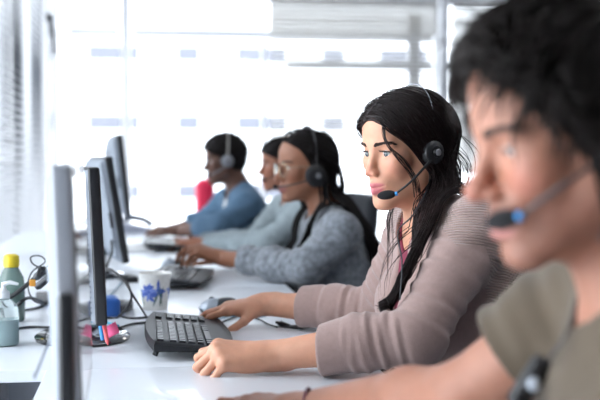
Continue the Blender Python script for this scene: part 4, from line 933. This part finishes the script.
# things stuck in the monitor base
base = PZ(97,341,DESK+.02)
def note(label, px, py, w, h, rz, tilt, c):
    p = PZ(px, py, DESK+.02); mb = MB(); V = []
    for i in range(7):
        u = i/6; zz = h*u; x = .012*math.sin(u*1.6)
        for q in (-.5,.5): V.append((x, q*w, zz))
    o = mb.add(V, [(2*i,2*i+1,2*i+3,2*i+2) for i in range(6)]).build('sticky_note', c); md = o.modifiers.new('thick', 'SOLIDIFY'); md.thickness = .0008
    o.location = p; o.rotation_euler = (tilt, 0, rz); tag(o, label, 'sticky note')
pink = mat('pink_paper', (.85,.12,.30), .7); note('pink sticky note on the right of the monitor base', 113, 336, .035, .026, PI/2-.2, -.5, pink); note('pink sticky note left of the pens on the monitor base', 79, 337, .028, .022, PI/2+.2, -.3, pink)
def pen(label, a, b, body, cap, cat='pen'):
    t = thing('pen', label, cat, a, 0, 'pens in the monitor base'); d = b-a; MB().tube([d*0, d*.06, d*.12, d*.72], [.0008,.003,.0048,.0048], 10).build('barrel', body, t); MB().tube([d*.70, d*.97, d], [.0055,.0055,.003], 10).build('cap', cap, t)
redm = mat('coral_plastic', (.80,.10,.12), .35); bl2 = mat('pen_blue', (.05,.30,.75), .35)
pen('coral red pen leaning against the monitor edge', PZ(108,345,DESK+.02), P(101,309,2.48), redm, redm)
pen('blue pen leaning beside the coral red one', PZ(103,342,DESK+.02), P(99,314,2.50), bl2, mat('white_plastic', (.7,.72,.74), .35))
t = MB().lathe([(.020,.0),(.023,.002),(.024,.009),(.023,.009),(.021,.003),(.001,.003)], (0,0,0), 28).build('clip_tray', mat('clear_dark', (.04,.045,.06), .1, coat=1)); t.location = PZ(97,343,DESK+.019); tag(t, 'shallow dark tray on the monitor base under the pens', 'tray')
# ---------------------------------------------------------------- bottles
def bottle(name, label, px, py, prof, liquid, cap_prof, mbody, mliq, mcap, extra=None):
    t = thing(name, label, 'bottle', PZ(px, py, DESK)); MB().lathe(prof, n=36).build('bottle_body', mbody, t); MB().lathe(liquid, n=32).build('liquid', mliq, t); MB().lathe(cap_prof, n=28).build('cap', mcap, t)
    if extra: extra(t)
clear = mat('clear_plastic', (.85,.93,.92), .12, trans=.85, spec=.4); green = mat('green_tint_plastic', (.28,.40,.36), .15, trans=.5)
bottle('drink_bottle', 'greenish bottle with a bright yellow cap at the left edge', 12, 321, [(.001,.0),(.030,.0),(.034,.006),(.034,.09),(.031,.115),(.018,.140),(.015,.150),(.015,.158),(.001,.158)], [(.001,.003),(.029,.004),(.031,.05),(.031,.085),(.001,.085)], [(.018,.142),(.020,.144),(.021,.160),(.019,.172),(.012,.176),(.001,.176)], green, mat('green_liquid', (.14,.24,.22), .2), mat('yellow_cap', (.80,.60,.03), .4))
def nozzle(t): MB().tube([(0,0,.128),(0,0,.140),(.014,-.003,.144),(.034,-.006,.140)], [.005,.006,.005,.003], 10).build('nozzle', mat('white_plastic'), t)
bottle('pump_bottle', 'clear bottle of pale liquid with a white pump, in front of the yellow-capped one', 4, 345, [(.001,.0),(.030,.0),(.034,.005),(.034,.07),(.031,.090),(.014,.106),(.012,.112),(.001,.112)], [(.001,.003),(.030,.004),(.0315,.06),(.001,.06)], [(.014,.108),(.014,.122),(.008,.126),(.005,.132),(.001,.132)], clear, mat('pale_liquid', (.50,.68,.72), .2), mat('white_plastic'), nozzle)
# ---------------------------------------------------------------- office chairs
def make_chair(label):
    t = thing('office_chair', label, 'chair', (0,0,0), 0, 'office chairs at the desks'); f = mat('chair_fabric', (.022,.024,.030), .85, bump=(300,.001)); pm = mat('chair_plastic', (.02,.02,.022), .45)
    S = Shape(); S.rbox((0,0,.43), (.235,.24,.035), .033, k=.01); S.ell((.0,0,.45), (.22,.23,.03), k=.03); V, Q = S.mesh(.008); fast_mesh('seat', V, Q, t, [f])
    S = Shape()
    S.rbox((-.235,0,.765), (.030,.215,.235), .03, k=.02); S.ell((-.205,0,.66), (.035,.17,.10), k=.04)
    S.post = lambda P: .0*P[...,0]; V, Q = S.mesh(.008); V[:,0] -= .10*np.clip(V[:,2]-.75,0,1)-.35*(V[:,1]**2); fast_mesh('backrest', V, Q, t, [f])
    MB().tube([(-.05,0,.39),(-.20,0,.385),(-.265,0,.43),(-.275,0,.60)], .022, 10).build('back_support', pm, t)
    MB().tube([(0,0,.11),(0,0,.25)], .028, 14).tube([(0,0,.25),(0,0,.40)], .016, 12).build('gas_lift', mat('chrome', (.5,.5,.52), .2, .9), t)
    for k in range(5):
        a = 2*PI*k/5+.3; l = MB().tube([(0,0,.11),(.15*math.cos(a),.15*math.sin(a),.10),(.29*math.cos(a),.29*math.sin(a),.075)], [.03,.022,.016], 8).build('leg', pm, t)
        c = MB(); R = np.stack([A(math.cos(a),math.sin(a),0), A(0,0,1), A(math.sin(a),-math.cos(a),0)], 1)
        for s in (-.012,.012): c.lathe([(.001,-.008),(.026,-.008),(.027,0),(.026,.008),(.001,.008)], A(.29*math.cos(a),.29*math.sin(a),.027)+s*A(-math.sin(a),math.cos(a),0), 16, R)
        c.build('caster', pm, l)
    return t
info = [(w_i,'dark office chair of the woman in the mauve cardigan'),(m_i,'dark office chair of the man in front'),(b_i,'dark office chair behind the woman with braids, its back showing beside the mauve cardigan'),(d_i,'dark office chair of the woman in the grey-green top'),(f_i,'dark office chair of the man in blue')]
ch0 = make_chair(info[0][1])
for i, (inf, lb) in enumerate(info):
    c = ch0 if i == 0 else copy_tree(ch0); f = inf['fw']; h = inf['hip']; c['label'] = lb; fx = nrm(A(f[0],f[1],0)); c.location = (h[0]+fx[0]*.03, h[1]+fx[1]*.03, h[2]-.56-.005); c.rotation_euler = (0,0,math.atan2(f[1],f[0]))
    c.location.z = 0
    if i == 2: c.location.x += .05; c.location.y -= .05
# far things
t = thing('red_chair', 'small red chair, blurred, in front of the far man\'s chest', 'chair', (PZ(197,200,.9)*0+P(205,200,8.2))*A(1,1,0)); rm = mat('red_fabric', (.75,.02,.08), .7)
S = Shape(); S.rbox((0,0,.86), (.07,.09,.15), .06); V, Q = S.mesh(.01); V[:,0] *= 1; fast_mesh('backrest', V, Q, t, [rm]); S = Shape(); S.rbox((-.18,0,.46), (.2,.2,.035), .03); V, Q = S.mesh(.01); fast_mesh('seat', V, Q, t, [rm])
for sx in (-.34,-.02):
    for sy in (-.17,.17): MB().tube([(sx,sy,0),(sx*.95,sy*.95,.45)], .012, 8).build('leg', mat('chrome'), t)
MB().tube([(0,0,.46),(.03,0,.70)], .02, 8).build('back_support', mat('chrome'), t)
t = thing('desk_telephone', 'blurred pale grey telephone on the farthest desk left of the brown hands', 'telephone', PZ(137,232,DESK), .1); gm = mat('phone_grey', (.36,.38,.46), .4)
mb = MB(); V = [(-.09,-.10,0),(.09,-.10,0),(.09,.10,0),(-.09,.10,0),(-.09,-.10,.06),(.09,-.10,.02),(.09,.10,.02),(-.09,.10,.06)]; mb.add(V, [(3,2,1,0),(0,1,5,4),(1,2,6,5),(2,3,7,6),(3,0,4,7),(4,5,6,7)]).build('phone_base', gm, t, smooth=False)
MB().tube(spline([(-.085,-.065,.075),(-.04,-.065,.088),(.03,-.065,.075),(.08,-.065,.045)], 16), [.02]*3+[.014]*11+[.02]*2 if False else .017, 12).build('handset', mat('phone_handset', (.12,.13,.17), .4), t)
t = thing('paper_stack', 'blurred stack of white papers on the second desk', 'papers', PZ(130,250,DESK), .1); MB().box((0,0,.008), (.2,.28,.016), .001).build('sheets', mat('paper_white', (.78,.79,.8), .8), t)
